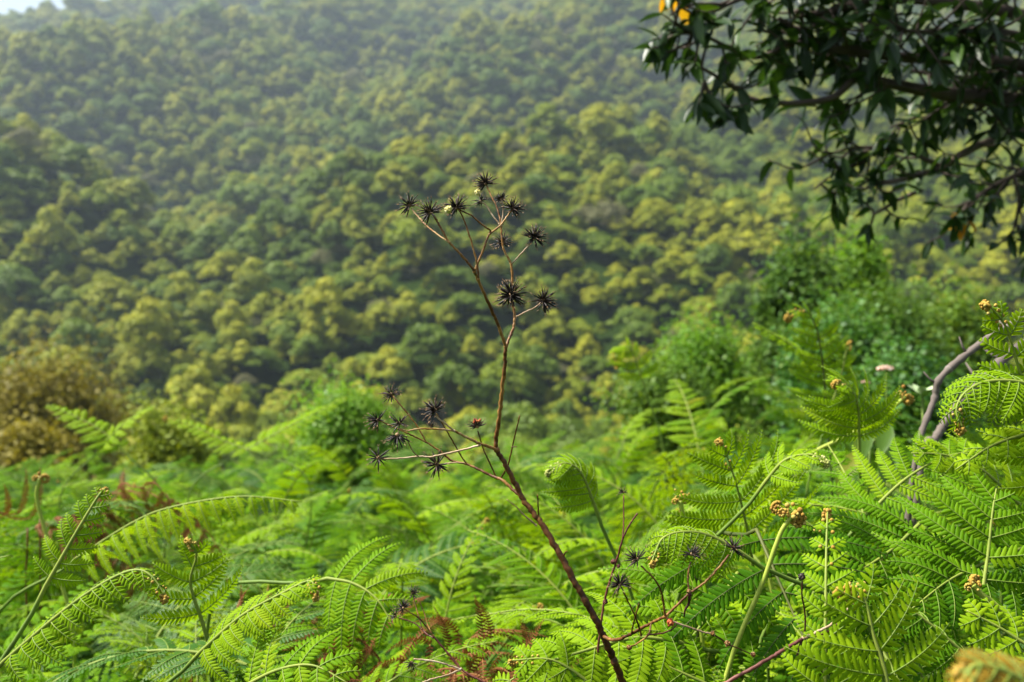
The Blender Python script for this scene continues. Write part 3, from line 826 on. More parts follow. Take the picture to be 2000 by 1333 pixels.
# ------------------------------------------------------------------ the dry plant with burr-like seed heads
def seed_head(name, parent, c, axis, r, n=36, spread=-.45, org=(0, 0, 0), centre=None, tint=.4):
    """dark needle achenes round a small receptacle, each tipped with two or three pale awns"""
    c = np.asarray(c, float); axis = norm(axis)
    g = G()
    g.ball(c, r * .15, .6, 1, 8, 6)
    a = np.array([0, 0, 1.0]) if abs(axis[2]) < .9 else np.array([1.0, 0, 0])
    e1 = norm(np.cross(axis, a)); e2 = np.cross(axis, e1)
    shed = norm(rng.normal(size=3)) if rng.random() < .45 else np.zeros(3); cut = rng.uniform(.45, .8)
    for k in range(n):
        z = 1 - (1 - spread) * (k + .5) / n + rng.normal() * .06
        z = min(1, max(-1, z)); q = math.sqrt(1 - z * z); ph = k * 2.39996 + rng.normal() * .22
        dr = norm(axis * z + q * (math.cos(ph) * e1 + math.sin(ph) * e2))
        if dr @ shed > cut and rng.random() < .8:
            continue
        L = r * rng.uniform(.52, .9)
        side = norm(np.cross(dr, rng.normal(size=3)))
        u = np.array([0, .3, .7, 1.0])[:, None]
        P = c + dr * (r * .1 + L * u) + side * .07 * L * u ** 2
        w = r * .047 * rng.uniform(.8, 1.25)
        g.tube(P, w * np.array([.55, 1.0, .9, .35]), 5, float(np.clip(tint + rng.normal() * .28, 0, 1)), 0)
        tip = P[-1]
        for j in range(int(rng.integers(2, 4))):
            ad = norm(dr + rng.normal(size=3) * .28)
            g.tube(np.stack([tip - dr * w, tip + ad * r * rng.uniform(.12, .22)]), np.array([w * .38, w * .12]), 4, rng.uniform(.3, .9), 1)
    if centre:
        for k in range(14):
            g.ball(c + axis * r * .42 + rng.normal(size=3) * r * .16, r * .11, rng.random(), 2, 6, 4)
    o = g.build(name, [M["achene"], M["awn"], M["redbud"]], parent, offset=org)
    return o

def depth_field(px, py):
    return 1.0 + .03 * math.sin(px / 130.0 + 1) * math.cos(py / 170.0)

class Plant:
    def __init__(self, label, base, d=1.0, name="dry_plant"):
        self.d = d
        self.base = np.asarray(base, float)
        self.o = thing(name, self.base, label, "dead plant", None)
    def stem(self, pts, r0, r1, off=0.0, mat="stem", tint=.5, name="branch", knots=True, ground=False, start_off=0.0):
        n = len(pts)
        P = [at(px, py, self.d * (depth_field(px, py) + start_off + (off - start_off) * (i / (n - 1)))) for i, (px, py) in enumerate(pts)]
        if ground:
            e = P[0] + (P[0] - P[1]) * .8; b = self.base - np.array([0, 0, .03])
            P = [b, b * .5 + e * .5 + np.array([0, 0, -.04]), b * .15 + e * .85, e] + P
        C = catmull(P, 9)
        # stems wander a little and thicken at nodes
        C[1:-1] += rng.normal(size=(len(C) - 2, 3)) * r1 * .18
        rad = np.linspace(r0, r1, len(C))
        k = 8
        tt = np.clip(tint + .16 * np.sin(np.linspace(0, 9, len(C)) + rng.random() * 6) + rng.normal(size=len(C)) * .06, 0, 1)
        g = G()
        g.tube(C, rad, k, np.concatenate([np.repeat(tt, k), [tint, tint]]), 0, .22)
        if knots:
            g.ball(C[0], r0 * 1.45, tint + .1, 0, 8, 6)
        g.build(name, M[mat], self.o, offset=self.base)
        return C
    def head(self, px, py, rpx, frm, off=0.0, n=34, spread=-.5, toward=.0, centre=None):
        n = int(n * 1.4)
        d = self.d * (depth_field(px, py) + off)
        c = at(px, py, d)
        ax = norm(np.array([px - frm[0], rng.normal() * 6 - toward, frm[1] - py]))
        return seed_head("seed_head", self.o, c, ax, rpx / 1000 * K * d * 1.15, n, spread, self.base, centre)
    def bud(self, px, py, rpx, mat="bud", off=0.0):
        d = self.d * (depth_field(px, py) + off)
        c = at(px, py, d); r = rpx / 1000 * K * d
        g = G()
        g.ball(c, r * .75, .4, 0, 9, 7)
        for k in range(26):
            g.ball(c + norm(rng.normal(size=3)) * r * .7, r * rng.uniform(.2, .34), rng.random(), 0, 6, 4)
        g.build("flower_bud", M[mat], self.o, offset=self.base)

MM = .001
base = at(1290, 1700, 1.02); base[2] = float(ground_z(base[0], base[1]))
p = Plant("tall dry brown plant with dark spiky seed heads standing sharp above the ferns", base)
trunk_px = [(1240, 1400), (1209, 1316), (1194, 1279), (1175, 1234), (1152, 1189), (1126, 1144), (1096, 1087), (1062, 1030), (1040, 1000), (1017, 967), (1002, 935), (984, 902), (970, 879)]
p.stem(trunk_px, 4.2 * MM, 2.5 * MM, 0, "stem", .22, "main_stem", False, True)
p.stem([(970, 879), (968, 862), (975, 817), (982, 750), (986, 710), (988, 677)], 2.3 * MM, 1.7 * MM, 0, "stem", .42, "main_stem")
# upper left fork
o1, o2 = -.03, .03
p.stem([(988, 677), (968, 623), (950, 584), (932, 543), (927, 531)], 1.6 * MM, 1.4 * MM, o1, "stem", .42)
p.stem([(927, 531), (921, 522), (900, 497), (878, 474), (862, 448), (849, 424), (842, 416)], 1.3 * MM, .85 * MM, o1 * 1.5, "stem", .48, start_off=o1)
p.stem([(878, 474), (858, 461), (833, 441), (818, 425), (804, 408)], .85 * MM, .7 * MM, o1 * .4, "stem", .66, start_off=o1 * 1.3)
p.stem([(935, 546), (931, 512), (917, 461), (903, 422), (895, 410)], .95 * MM, .7 * MM, o1 * 1.4, "stem", .52, start_off=o1)
p.stem([(927, 531), (933, 515), (944, 488), (952, 466), (957, 457), (977, 441), (992, 421), (1001, 409)], 1.15 * MM, .75 * MM, o1 * 1.2, "stem", .55, start_off=o1)
p.stem([(957, 457), (957, 450), (950, 445), (938, 436), (922, 422), (908, 415), (896, 408)], .85 * MM, .7 * MM, o1 * 1.4, "stem", .42, start_off=o1 * 1.1)
p.head(800, 402, 24, (880, 474), o1 * .4, 26, -.55)
p.head(840, 415, 27, (870, 470), o1 * 1.5, 34, -.6)
p.head(892, 406, 26, (915, 460), o1 * 1.4, 36, -.55)
p.head(1001, 408, 23, (977, 441), o1 * 1.2, 34, -.5)
p.bud(876, 410, 8.5, "bud", o1 * 1.4 - .02)
# upper right fork
p.stem([(988, 677), (996, 658), (1003, 640), (1005, 618), (1001, 590), (999, 572)], 1.5 * MM, 1.25 * MM, o2, "stem", .45)
p.stem([(999, 574), (1001, 550), (999, 520), (994, 507), (984, 488), (980, 462), (979, 443)], 1.25 * MM, 1.0 * MM, o2, "stem", .66, start_off=o2)
p.stem([(979, 443), (975, 422), (969, 402), (960, 385), (950, 362)], .9 * MM, .7 * MM, o2 * 1.5, "stem", .45, start_off=o2)
p.stem([(979, 441), (982, 424), (983, 407), (980, 391)], .85 * MM, .65 * MM, o2 * .7, "stem_pale", .5, start_off=o2)
p.stem([(975, 438), (962, 421), (950, 402), (941, 395)], .8 * MM, .65 * MM, o2 * 1.2, "stem_pale", .45, start_off=o2)
p.stem([(999, 516), (1008, 507), (1021, 493), (1043, 468)], .9 * MM, .7 * MM, o2 * .6, "stem_pale", .45, start_off=o2)
p.stem([(1007, 620), (1028, 609), (1045, 601), (1060, 588)], .9 * MM, .75 * MM, o2 * 1.3, "stem_pale", .4, start_off=o2)
p.head(949, 359, 23, (965, 395), o2 * 1.5, 34, -.5)
p.head(939, 393, 16, (960, 420), o2 * 1.2, 24, -.5)
p.head(979, 390, 16, (983, 420), o2 * .7, 24, -.5)
p.head(981, 475, 22, (990, 500), o2 * 2.2, 26, -.6)
p.head(1044, 464, 24, (1020, 492), o2 * .6, 40, -.5, 20)
p.head(998, 577, 29, (1003, 620), o2 - .015, 58, -.85, 10)
p.head(1061, 587, 26, (1028, 609), o2 * 1.3, 38, -.75, 14)
p.bud(933, 376, 6.5, "bud", o2 * 1.5)
# middle left spray
o3, o4 = -.04, .035
p.stem([(970, 879), (952, 872), (935, 866), (908, 853), (887, 842)], 1.6 * MM, 1.15 * MM, o3, "stem", .66)
p.stem([(887, 842), (870, 828), (853, 815), (850, 803)], .95 * MM, .75 * MM, o3 * 1.2, "stem_pale", .55, start_off=o3)
p.stem([(886, 842), (866, 839), (842, 838), (818, 838), (796, 842), (782, 838)], .95 * MM, .7 * MM, o3 * 1.6, "stem", .8, start_off=o3)
p.stem([(937, 870), (900, 880), (865, 888), (840, 893), (817, 892), (777, 896), (740, 897)], 1.05 * MM, .75 * MM, o3 * .3, "stem_pale", .45, start_off=o3 * .5)
p.stem([(817, 892), (808, 884), (801, 872), (793, 852)], .7 * MM, .6 * MM, o3 * 1.0, "stem_pale", .3, start_off=o3 * .4)
p.head(850, 801, 25, (870, 828), o3 * 1.2, 34, -.5)
p.head(781, 827, 23, (800, 842), o3 * 1.6, 24, -.3)
p.head(776, 850, 27, (777, 822), o3 * 1.6, 18, .1)
p.head(739, 895, 26, (741, 880), o3 * .3, 13, -.9)
p.head(842, 834, 12, (838, 845), o3 * .5, 16, .2)
p.stem([(1017, 968), (1003, 958), (980, 937), (965, 932), (935, 917), (910, 906)], 1.8 * MM, 1.3 * MM, o4, "stem", .35)
p.stem([(910, 906), (895, 903), (880, 899), (860, 882), (832, 864)], 1.2 * MM, .9 * MM, o4 * 1.2, "stem", .42, start_off=o4)
p.stem([(832, 864), (812, 854), (792, 845), (770, 835), (742, 822)], .85 * MM, .7 * MM, o4 * 1.0, "stem", .55, start_off=o4 * 1.2)
p.stem([(832, 864), (817, 836), (795, 807), (774, 782), (766, 772)], .85 * MM, .7 * MM, o4 * 1.9, "stem", .4, start_off=o4 * 1.2)
p.stem([(911, 906), (897, 885), (880, 855), (866, 831), (851, 806)], .8 * MM, .65 * MM, o4 * .2, "stem", .33, start_off=o4)
p.stem([(909, 905), (890, 904), (870, 906), (856, 909)], .85 * MM, .7 * MM, o4 * .8, "stem_pale", .3, start_off=o4)
p.head(738, 821, 23, (765, 832), o4 * 1.0, 34, -.45)
p.head(764, 770, 21, (776, 785), o4 * 1.9, 22, -.75)
p.head(854, 908, 28, (880, 903), o4 * .8, 24, -.85, 14)
p.stem([(967, 929), (958, 908), (947, 885), (940, 865), (933, 842)], .85 * MM, .65 * MM, o4 * .5, "stem", .22, start_off=o4 * .8)
p.head(932, 834, 19, (940, 862), o4 * .5, 22, -.1, centre=True)
p.stem([(978, 935), (991, 912), (997, 890), (1001, 872), (1008, 842), (1015, 812)], .95 * MM, .6 * MM, o4 * .1, "stem", .3, start_off=o4 * .7)
p.stem([(1000, 874), (1006, 873), (1010, 873)], .6 * MM, .4 * MM, 0, "stem", .2)
p.stem([(1052, 1008), (1051, 990), (1050, 967)], .8 * MM, .6 * MM, -.01, "stem", .2, "twig")
p.stem([(1047, 1026), (1030, 1012), (1020, 1003), (1008, 990), (990, 976)], 1.0 * MM, .4 * MM, -.03, "stem_pale", .4, "twig")
p.stem([(1100, 1088), (1104, 1080), (1108, 1077)], .9 * MM, .5 * MM, -.01, "stem", .25, "twig")
# low right branch
o5 = -.06
p.stem([(1176, 1240), (1190, 1249), (1209, 1249), (1235, 1237), (1272, 1217), (1299, 1205)], 1.9 * MM, 1.35 * MM, o5, "stem", .28)
p.stem([(1299, 1205), (1322, 1183), (1347, 1159), (1374, 1140), (1400, 1114), (1424, 1084)], 1.3 * MM, .9 * MM, o5, "stem", .42, start_off=o5)
p.stem([(1299, 1203), (1296, 1180), (1291, 1155), (1276, 1129), (1252, 1106)], 1.0 * MM, .75 * MM, o5 * 1.4, "stem", .36, start_off=o5)
p.stem([(1346, 1158), (1344, 1140), (1344, 1120), (1349, 1098)], .9 * MM, .75 * MM, o5 * .8, "stem", .3, start_off=o5)
p.stem([(1252, 1241), (1246, 1218), (1235, 1192), (1218, 1158)], .95 * MM, .7 * MM, o5 * 1.2, "stem", .25, start_off=o5 * .7)
p.stem([(1233, 1238), (1238, 1215), (1248, 1180)], .9 * MM, .6 * MM, o5, "stem", .3, "twig", start_off=o5 * .6)
p.stem([(1272, 1217), (1266, 1240), (1245, 1257), (1229, 1265)], .9 * MM, .7 * MM, o5 * 1.5, "stem", .42, "twig", start_off=o5)
p.stem([(1266, 1240), (1290, 1238), (1312, 1230), (1322, 1220)], .9 * MM, .6 * MM, o5, "stem_red", .4, "twig", start_off=o5 * 1.3)
p.stem([(1299, 1206), (1320, 1217), (1347, 1226), (1370, 1234), (1392, 1239)], 1.0 * MM, .8 * MM, o5, "stem_pale", .35, start_off=o5)
p.stem([(1392, 1239), (1408, 1248), (1421, 1258), (1445, 1268), (1471, 1280)], .8 * MM, .5 * MM, o5 * .7, "stem_red", .35, start_off=o5)
for px, py, r in ((1421, 1258, 7), (1392, 1238, 6), (1229, 1265, 6), (1471, 1279, 6), (1345, 1155, 5)):
    p.bud(px, py, r, "stem", o5)
p.stem([(1347, 1162), (1345, 1180), (1338, 1192), (1336, 1205)], 1.5 * MM, .7 * MM, o5, "stem_red", .2, "dried_leaf", start_off=o5)
p.bud(1309, 1216, 9, "redbud", o5 * 1.1)
p.head(1432, 1071, 23, (1410, 1105), o5, 20, -.35)
p.head(1244, 1093, 26, (1262, 1118), o5 * 1.4, 22, -.45)
p.head(1351, 1083, 22, (1345, 1130), o5 * .8, 30, -.1)
p.head(1211, 1142, 24, (1222, 1165), o5 * 1.2, 26, -.55)

b2 = at(1160, 1500, 1.12); b2[2] = float(ground_z(b2[0], b2[1]))
p2 = Plant("thin purplish dry stalk with one small seed head behind the main dry stem", b2, 1.06)
p2.stem([(1165, 1300), (1174, 1215), (1182, 1170), (1192, 1132), (1205, 1093), (1216, 1054), (1230, 1025), (1245, 1003)], 1.6 * MM, .9 * MM, 0, "stem_red", .6, "main_stem", False, True)
p2.stem([(1216, 1054), (1218, 1020), (1218, 968)], .8 * MM, .6 * MM, .01, "stem_red", .55)
p2.head(1218, 962, 13, (1218, 985), .01, 18, -.3)
p2.bud(1182, 1176, 6, "stem_red"); p2.bud(1198, 1098, 6, "stem_red"); p2.bud(1208, 1106, 5, "stem_red")

b3 = at(1180, 1600, 1.0); b3[2] = float(ground_z(b3[0], b3[1]))
p3 = Plant("purple red stem leaning up right with a straw coloured split tip", b3, .93)
p3.stem([(1230, 1440), (1330, 1382), (1419, 1333), (1490, 1294), (1530, 1270), (1569, 1247)], 2.3 * MM, 1.7 * MM, 0, "stem_red", .75, "main_stem", False, True)
p3.stem([(1569, 1247), (1600, 1233), (1625, 1219), (1650, 1197), (1668, 1177)], 1.5 * MM, .9 * MM, -.01, "stem_pale", .42)
p3.stem([(1572, 1248), (1605, 1240), (1632, 1222), (1652, 1195)], .9 * MM, .6 * MM, .01, "stem_red", .3)
p3.stem([(1571, 1243), (1573, 1215), (1571, 1189), (1566, 1160), (1567, 1135)], .9 * MM, .7 * MM, -.02, "stem_red", .25)
p3.bud(1566, 1126, 8, "achene", -.02)
p3.stem([(1565, 1250), (1562, 1265), (1556, 1282)], 1.5 * MM, .8 * MM, 0, "stem_red", .15, "dried_leaf")

b4 = at(1010, 1560, 1.1); b4[2] = float(ground_z(b4[0], b4[1]))
p4 = Plant("small dry plant with three dark seed heads low down left of the main stem", b4, 1.03)
p4.stem([(975, 1358), (946, 1333), (920, 1320), (900, 1306), (870, 1271), (846, 1242)], 1.6 * MM, .95 * MM, 0, "stem_red", .55, "main_stem", False, True)
p4.stem([(846, 1242), (832, 1224), (819, 1208), (803, 1198), (790, 1190)], .85 * MM, .65 * MM, -.01, "stem", .4)
p4.stem([(845, 1242), (836, 1222), (829, 1199), (822, 1182), (816, 1168)], .6 * MM, .45 * MM, .02, "stem", .45)
p4.stem([(846, 1246), (835, 1240), (824, 1230), (808, 1217), (780, 1207)], .75 * MM, .6 * MM, .02, "stem_red", .35)
p4.stem([(824, 1229), (818, 1205), (812, 1185), (807, 1165)], .7 * MM, .55 * MM, .015, "stem", .25)
p4.stem([(900, 1307), (880, 1301), (861, 1295), (832, 1290), (808, 1288)], 1.2 * MM, .9 * MM, -.01, "stem_pale", .65)
p4.stem([(898, 1309), (870, 1320), (840, 1328), (815, 1338)], 1.0 * MM, .8 * MM, -.02, "stem_pale", .45)
p4.head(806, 1160, 16, (815, 1180), .015, 24, -.4)
p4.head(788, 1188, 18, (805, 1200), -.01, 30, -.5)
p4.head(773, 1203, 14, (795, 1212), .02, 12, .1)
p4.head(804, 1294, 16, (810, 1280), -.01, 16, -.3)

# ------------------------------------------------------------------ overhanging laurel tree at the upper right
TB = np.array([2.35, 3.0, 0]); TB[2] = float(ground_z(TB[0], TB[1])) 
laurel = thing("laurel_tree", TB, "dark overhanging broadleaf tree reaching in at the upper right", "tree")
g = G()
tp = catmull([TB + [0, 0, -.1], TB + [.05, 0, .9], TB + [-.08, -.05, 1.9], TB + [.1, .05, 3.0], TB + [0, .1, 4.2]], 8)
g.tube(tp, np.linspace(.16, .07, len(tp)), 12, .5, 0, .1)
g.build("trunk", M["bark_dark"], laurel, offset=TB)
LX = np.array([0, .12, .35, .65, .88, 1.0]); LW = np.array([.05, .3, .5, .42, .2, .01])
LV = np.array([[x, s * w * .36, abs(s) * w * .14 - .16 * x * x] for x, w in zip(LX, LW) for s in (-1, 0, 1)])
LQ = np.array([[3 * a + b, 3 * a + 3 + b, 3 * a + 4 + b, 3 * a + 1 + b] for a in range(5) for b in range(2)])
def twig_leaves(gl, gt, p, d, L, n, leaf=.08, bright=0.0):
    """a short twig with a whorl of hanging elliptic leaves"""
    e = p + d * L
    m = (p + e) / 2 + np.array([0, 0, -.12 * L]) + rng.normal(size=3) * L * .08
    C = catmull([p, m, e], 4)
    gt.tube(C, np.linspace(.004, .002, len(C)), 5, .4)
    u = np.sort(rng.uniform(.25, 1, n)); O = np.stack([np.interp(u, np.linspace(0, 1, len(C)), C[:, k]) for k in range(3)], 1)
    X = norm(d * .55 + norm(rng.normal(size=(n, 3))) * .75 + np.array([0, 0, -.3]))
    Y = norm(np.cross(np.array([0, 0, 1.0]) + rng.normal(size=(n, 3)) * .45, X)); Z = np.cross(X, Y)
    s = leaf * rng.uniform(.6, 1.15, n)[:, None]
    gl.stamp(LV, LQ, O, X * s, Y * s, Z * s, np.clip(rng.beta(1.6, 2.6, n) + bright, 0, 1))
def limb(pts, ds, r0, r1, dens, leaf_from=0.0, spread=.16, to_trunk=True, leaf=.08, bright=0.0, tint=.5, per=6):
    P = [at(px, py, dd) for (px, py), dd in zip(pts, ds)]
    if to_trunk:
        t = P[0]; zt = t[2] - .12
        k = np.argmin(abs(tp[:, 2] - zt)); P = [tp[k]] + P
    C = catmull(P, 9)
    br = G(); br.tube(C, np.linspace(r0, r1, len(C)), 9, tint, 0, .12)
    gl = G()
    ln = np.linalg.norm(np.diff(C, axis=0), axis=1).sum()
    for k in range(max(3, int(ln * dens * .8))):
        s = leaf_from + (1 - leaf_from) * rng.random()
        q = min(int(s * (len(C) - 1)), len(C) - 2)
        d = norm(norm(C[q + 1] - C[q]) * .5 + norm(rng.normal(size=3)) * np.array([1, .9, .75]))
        twig_leaves(gl, br, C[q], d, spread * rng.uniform(.5, 1.3), int(rng.integers(per - 2, per + 2)), leaf, bright)
    b = br.build("branch", M["bark_dark"], laurel, offset=TB)
    gl.build("leaves", M["laurel"], b, offset=TB)
limb([(2150, 215), (2000, 200), (1940, 192), (1880, 188), (1800, 176), (1720, 160), (1664, 155)], [2.9, 2.8, 2.75, 2.7, 2.7, 2.65, 2.6], .032, .010, 22, .25)
limb([(1664, 158), (1632, 188), (1590, 199), (1532, 202), (1476, 196), (1440, 176), (1400, 150), (1365, 130)], [2.6, 2.6, 2.58, 2.56, 2.55, 2.55, 2.5, 2.5], .010, .004, 12, .35, .13, False)
limb([(2150, 190), (2000, 130), (1900, 118), (1760, 112), (1664, 100), (1628, 96), (1580, 72), (1520, 36)], [2.9, 2.75, 2.7, 2.65, 2.6, 2.6, 2.6, 2.6], .022, .006, 26, .2)
limb([(1580, 72), (1532, 92), (1480, 112), (1430, 98), (1385, 75), (1330, 66), (1290, 84)], [2.6, 2.58, 2.55, 2.55, 2.5, 2.5, 2.48], .008, .003, 34, .15, .13, False)
limb([(1385, 75), (1372, 120), (1374, 160), (1384, 190)], [2.5, 2.5, 2.5, 2.5], .004, .003, 34, .1, .1, False, .07)
limb([(2120, 60), (1950, 20), (1800, 0), (1700, 2), (1660, 12), (1600, 28), (1552, 22)], [2.8, 2.7, 2.65, 2.6, 2.6, 2.6, 2.6], .02, .006, 26, .2)
limb([(1700, 2), (1600, -30), (1500, -20), (1420, 10), (1370, 40), (1340, 90)], [2.6, 2.6, 2.55, 2.5, 2.5, 2.5], .009, .004, 30, .2, .15, False)
limb([(1420, 10), (1380, 8), (1340, 12), (1310, 30)], [2.5, 2.48, 2.46, 2.45], .005, .003, 40, .1, .1, False)
limb([(2150, 230), (2000, 256), (1932, 276), (1880, 300), (1840, 328), (1800, 340), (1736, 356), (1692, 352)], [3.0, 2.9, 2.85, 2.8, 2.8, 2.8, 2.8, 2.8], .014, .006, 9, .35, .14, True, .07, .05, .95)
limb([(1840, 328), (1780, 300), (1720, 290), (1660, 290), (1600, 310)], [2.8, 2.8, 2.8, 2.8, 2.8], .007, .003, 44, .15, .13, False, .07, .12)
limb([(1720, 290), (1680, 320), (1630, 340), (1590, 370)], [2.8, 2.82, 2.85, 2.85], .005, .003, 38, .1, .12, False, .08, .08)
limb([(1800, 372), (1775, 382), (1752, 392), (1725, 408), (1705, 420)], [2.85, 2.84, 2.82, 2.8, 2.8], .007, .004, 3, .6, .08, False, .07, .1, .9)
limb([(2150, 330), (2040, 330), (1980, 345), (1930, 370), (1890, 400), (1870, 430)], [3.1, 3.05, 3.0, 3.0, 3.0, 3.0], .012, .004, 30, .2, .16, True, .07, .05)
limb([(1980, 340), (1990, 390), (1985, 430), (1990, 460)], [3.0, 3.0, 3.0, 3.0], .006, .003, 36, .1, .12, False, .07, .05)
limb([(1940, 192), (1900, 220), (1850, 235), (1790, 230), (1740, 250)], [2.75, 2.8, 2.8, 2.8, 2.8], .007, .003, 36, .1, .15, False)
limb([(2120, 120), (2000, 70), (1900, 60), (1800, 62), (1720, 55)], [2.7, 2.6, 2.55, 2.5, 2.5], .012, .004, 34, .15, .16)
limb([(2150, 150), (1980, 150), (1860, 150), (1780, 140)], [2.9, 3.0, 3.0, 3.0], .012, .004, 40, .15, .18)
# yellowing leaves
gy = G()
for px, py, dd, n in ((1880, 445, 3.0, 7), (1868, 452, 3.0, 4), (1316, 6, 2.5, 4)):
    c = at(px, py, dd)
    X = norm(rng.normal(size=(n, 3)) + [0, 0, -.5]); Y = norm(np.cross(rng.normal(size=(n, 3)), X)); Z = np.cross(X, Y)
    s = .055 * rng.uniform(.6, 1.1, n)[:, None]
    gy.stamp(LV, LQ, c + rng.normal(size=(n, 3)) * .012, X * s, Y * s * 1.3, Z * s, rng.random(n))
o = gy.build("yellow_leaves", M["laurel_yellow"], laurel, offset=TB)
# the crown above and outside the view that shades these branches
gl, gt = G(), G()
for k in range(620):
    a = rng.uniform(0, 6.28); q = math.sqrt(rng.random()) * 2.3
    c = np.array([TB[0] - .55 + q * math.cos(a), TB[1] - .1 + q * math.sin(a) * .8, 2.75 + .9 * rng.random() + .35 * (2.3 - q)])
    if px_of(*c)[1] > -70 and px_of(*c)[0] < 2050:
        continue
    twig_leaves(gl, gt, c, norm(rng.normal(size=3)), .2, 8, .11)
for k in range(9):
    a = k * .7; s = tp[int(len(tp) * (.6 + .04 * k))]
    e = np.array([TB[0] - .55 + 1.8 * math.cos(a), TB[1] + 1.5 * math.sin(a), 3.2 + .4 * rng.random()])
    C = catmull([s, (s + e) / 2 + [0, 0, .15], e], 6); gt.tube(C, np.linspace(.04, .012, len(C)), 7, .5)
b = gt.build("branch", M["bark_dark"], laurel, offset=TB); gl.build("leaves", M["laurel"], b, offset=TB)

# ------------------------------------------------------------------ grey bare limbs at the right edge
def bare_limb(label, pts, ds, r0, r1, twigs=()):
    P = [at(px, py, dd) for (px, py), dd in zip(pts, ds)]
    end = P[-1] + (P[-1] - P[-2]) * [3, 3, 0] + [-.12, .02, 0]; end[2] = float(ground_z(end[0], end[1])) - .02
    base = end
    th = thing("bare_limb", base, label, "dead branch", "grey bare limbs at the edge of the ferns")
    e = P[-1] + (P[-1] - P[-2]) * .9
    C = catmull(P + [e, e * .75 + end * .25, e * .4 + end * .6 + [-.02, .02, 0], end + [-.02, .02, 0]], 10)
    g = G(); g.tube(C, np.linspace(r0, r1, len(C)), 9, .38, 0, .4)
    for k in (7, 14, 24, 33):
        if k < len(C) - 6:
            dv = norm(rng.normal(size=3) + [-.3, 0, .5]); g.tube(np.stack([C[k], C[k] + dv * r0 * 2.2, C[k] + dv * r0 * 4 + [0, 0, r0]]), np.array([.4, .28, .15]) * r0, 5, .35)
    for k in (9, 19, 28):
        if k < len(C) - 8:
            g.ball(C[k], np.interp(k, [0, len(C)], [r0, r1]) * 1.25, .6, 0, 8, 6)
    g.build("branch", M["bark"], th, offset=base)
bare_limb("slim grey bare limb bending down into the ferns at the right edge", [(2120, 560), (2000, 622), (1925, 665), (1840, 735), (1825, 780), (1800, 845), (1792, 885)], [1.5, 1.45, 1.42, 1.4, 1.4, 1.38, 1.36], .0055, .0035)
bare_limb("thicker shaded bare limb behind the slim grey one", [(2120, 610), (1990, 680), (1935, 725), (1890, 770), (1850, 820), (1825, 860)], [1.8, 1.75, 1.7, 1.68, 1.66, 1.65], .0085, .006)

# ------------------------------------------------------------------ shrubs between the ferns and the hill
def shrub(name, label, px, py, d, w, h, mat, leaf, n, lobes=9, stems=7, group="shrubs beyond the fern bed"):
    """w, h in photo pixels; centre of the foliage at px, py"""
    c = at(px, py, d); W = w / 1000 * K * d; H = h / 1000 * K * d
    base = np.array([c[0], c[1], float(ground_z(c[0], c[1]))])
    th = thing(name, base, label, "shrub", group)
    g, gs = G(), G()
    top = c[2] + H * .3; bot = base[2] + .15; H2 = max(H, top - bot)
    lobes = int(1.9 * lobes * max(1, (H2 / H) ** .8)); n = int(4.6 * n * max(1, (H2 / H) ** .8))
    for k in range(lobes):
        a = k * 2.4 + rng.random(); q = math.sqrt((k + .4) / lobes)
        hz = rng.random() ** .8
        wz = math.sqrt(max(.08, 1 - (max(0, hz - .25) / .78) ** 2))
        lc = np.array([c[0] + math.cos(a) * q * W * .44 * wz, c[1] + math.sin(a) * q * W * .36 * wz, bot + (H2 - H * .2) * hz])
        lr = np.array([W * .17, W * .17, H * .24]) * rng.uniform(.35, 1.6) * rng.uniform(.7, 1.4, 3)
        m = n // lobes
        dd = rng.normal(size=(m, 3)) * .62
        dd[:, 2] = np.where(rng.random(m) < .5, np.abs(dd[:, 2]) * 1.5, dd[:, 2])
        P = lc + dd * lr * [1 , 1, 1.15]
        leaf_clumps(g, P, norm(dd * .5 + [0, 0, .5] + rng.normal(size=(m, 3)) * .7), leaf * .52, np.clip(.25 + .5 * rng.random() + rng.normal(size=m) * .15, 0, 1))
        C = catmull([base + rng.normal(size=3) * [.05, .05, 0] - [0, 0, .1], base * .5 + lc * .5 + rng.normal(size=3) * W * .04, lc, lc + [0, 0, lr[2] * .7]], 5)
        gs.tube(C, np.linspace(.012 * d ** .5, .003 * d ** .5, len(C)), 6, .5)
    gs.build("stem", M["bark_dark"], th, offset=base); g.build("foliage", M[mat], th, offset=base)
shrub("golden_shrub", "round yellow brown shrub at the far left above the ferns", 95, 790, 22, 310, 150, "shrub_gold", .16, 5200, 14)
shrub("golden_shrub", "small brownish shrub low under the round yellow brown one", 50, 870, 12, 180, 60, "shrub_gold", .10, 1800, 8)
shrub("leafy_shrub", "bright yellow green bush behind the ferns right of the dry plant", 1385, 690, 8, 190, 130, "shrub_bright", .055, 2600, 9)
shrub("leafy_shrub", "tall blue green bush with a bright top among the right hand shrubs", 1560, 580, 9, 210, 160, "shrub_mid", .075, 4200, 12)
shrub("leafy_shrub", "second blue green bush under the overhanging tree", 1725, 640, 8, 300, 130, "shrub_mid", .06, 4200, 12)
shrub("leafy_shrub", "dark blue green bush directly behind the nodding frond", 1640, 680, 6, 260, 130, "shrub_blue", .055, 3800, 11)
shrub("leafy_shrub", "bright green bush top under the tree's hanging leaves", 1690, 510, 10, 120, 100, "shrub_bright", .08, 1600, 7)
shrub("leafy_shrub", "mid green bush behind the grey bare limbs", 1890, 650, 9, 260, 130, "shrub_mid", .08, 2800, 9)
shrub("leafy_shrub", "low dark bush at the foot of the grey bare limbs", 1760, 745, 4.2, 230, 110, "shrub_blue", .04, 3000, 9)
shrub("leafy_shrub", "fresh green bush beyond the fronds left of the dry plant", 690, 815, 7, 220, 90, "shrub_bright", .05, 3000, 10)
shrub("leafy_shrub", "dim olive bush between the fern bed and the far trees left of centre", 330, 830, 11, 150, 90, "tree_olive", .09, 1500, 7)
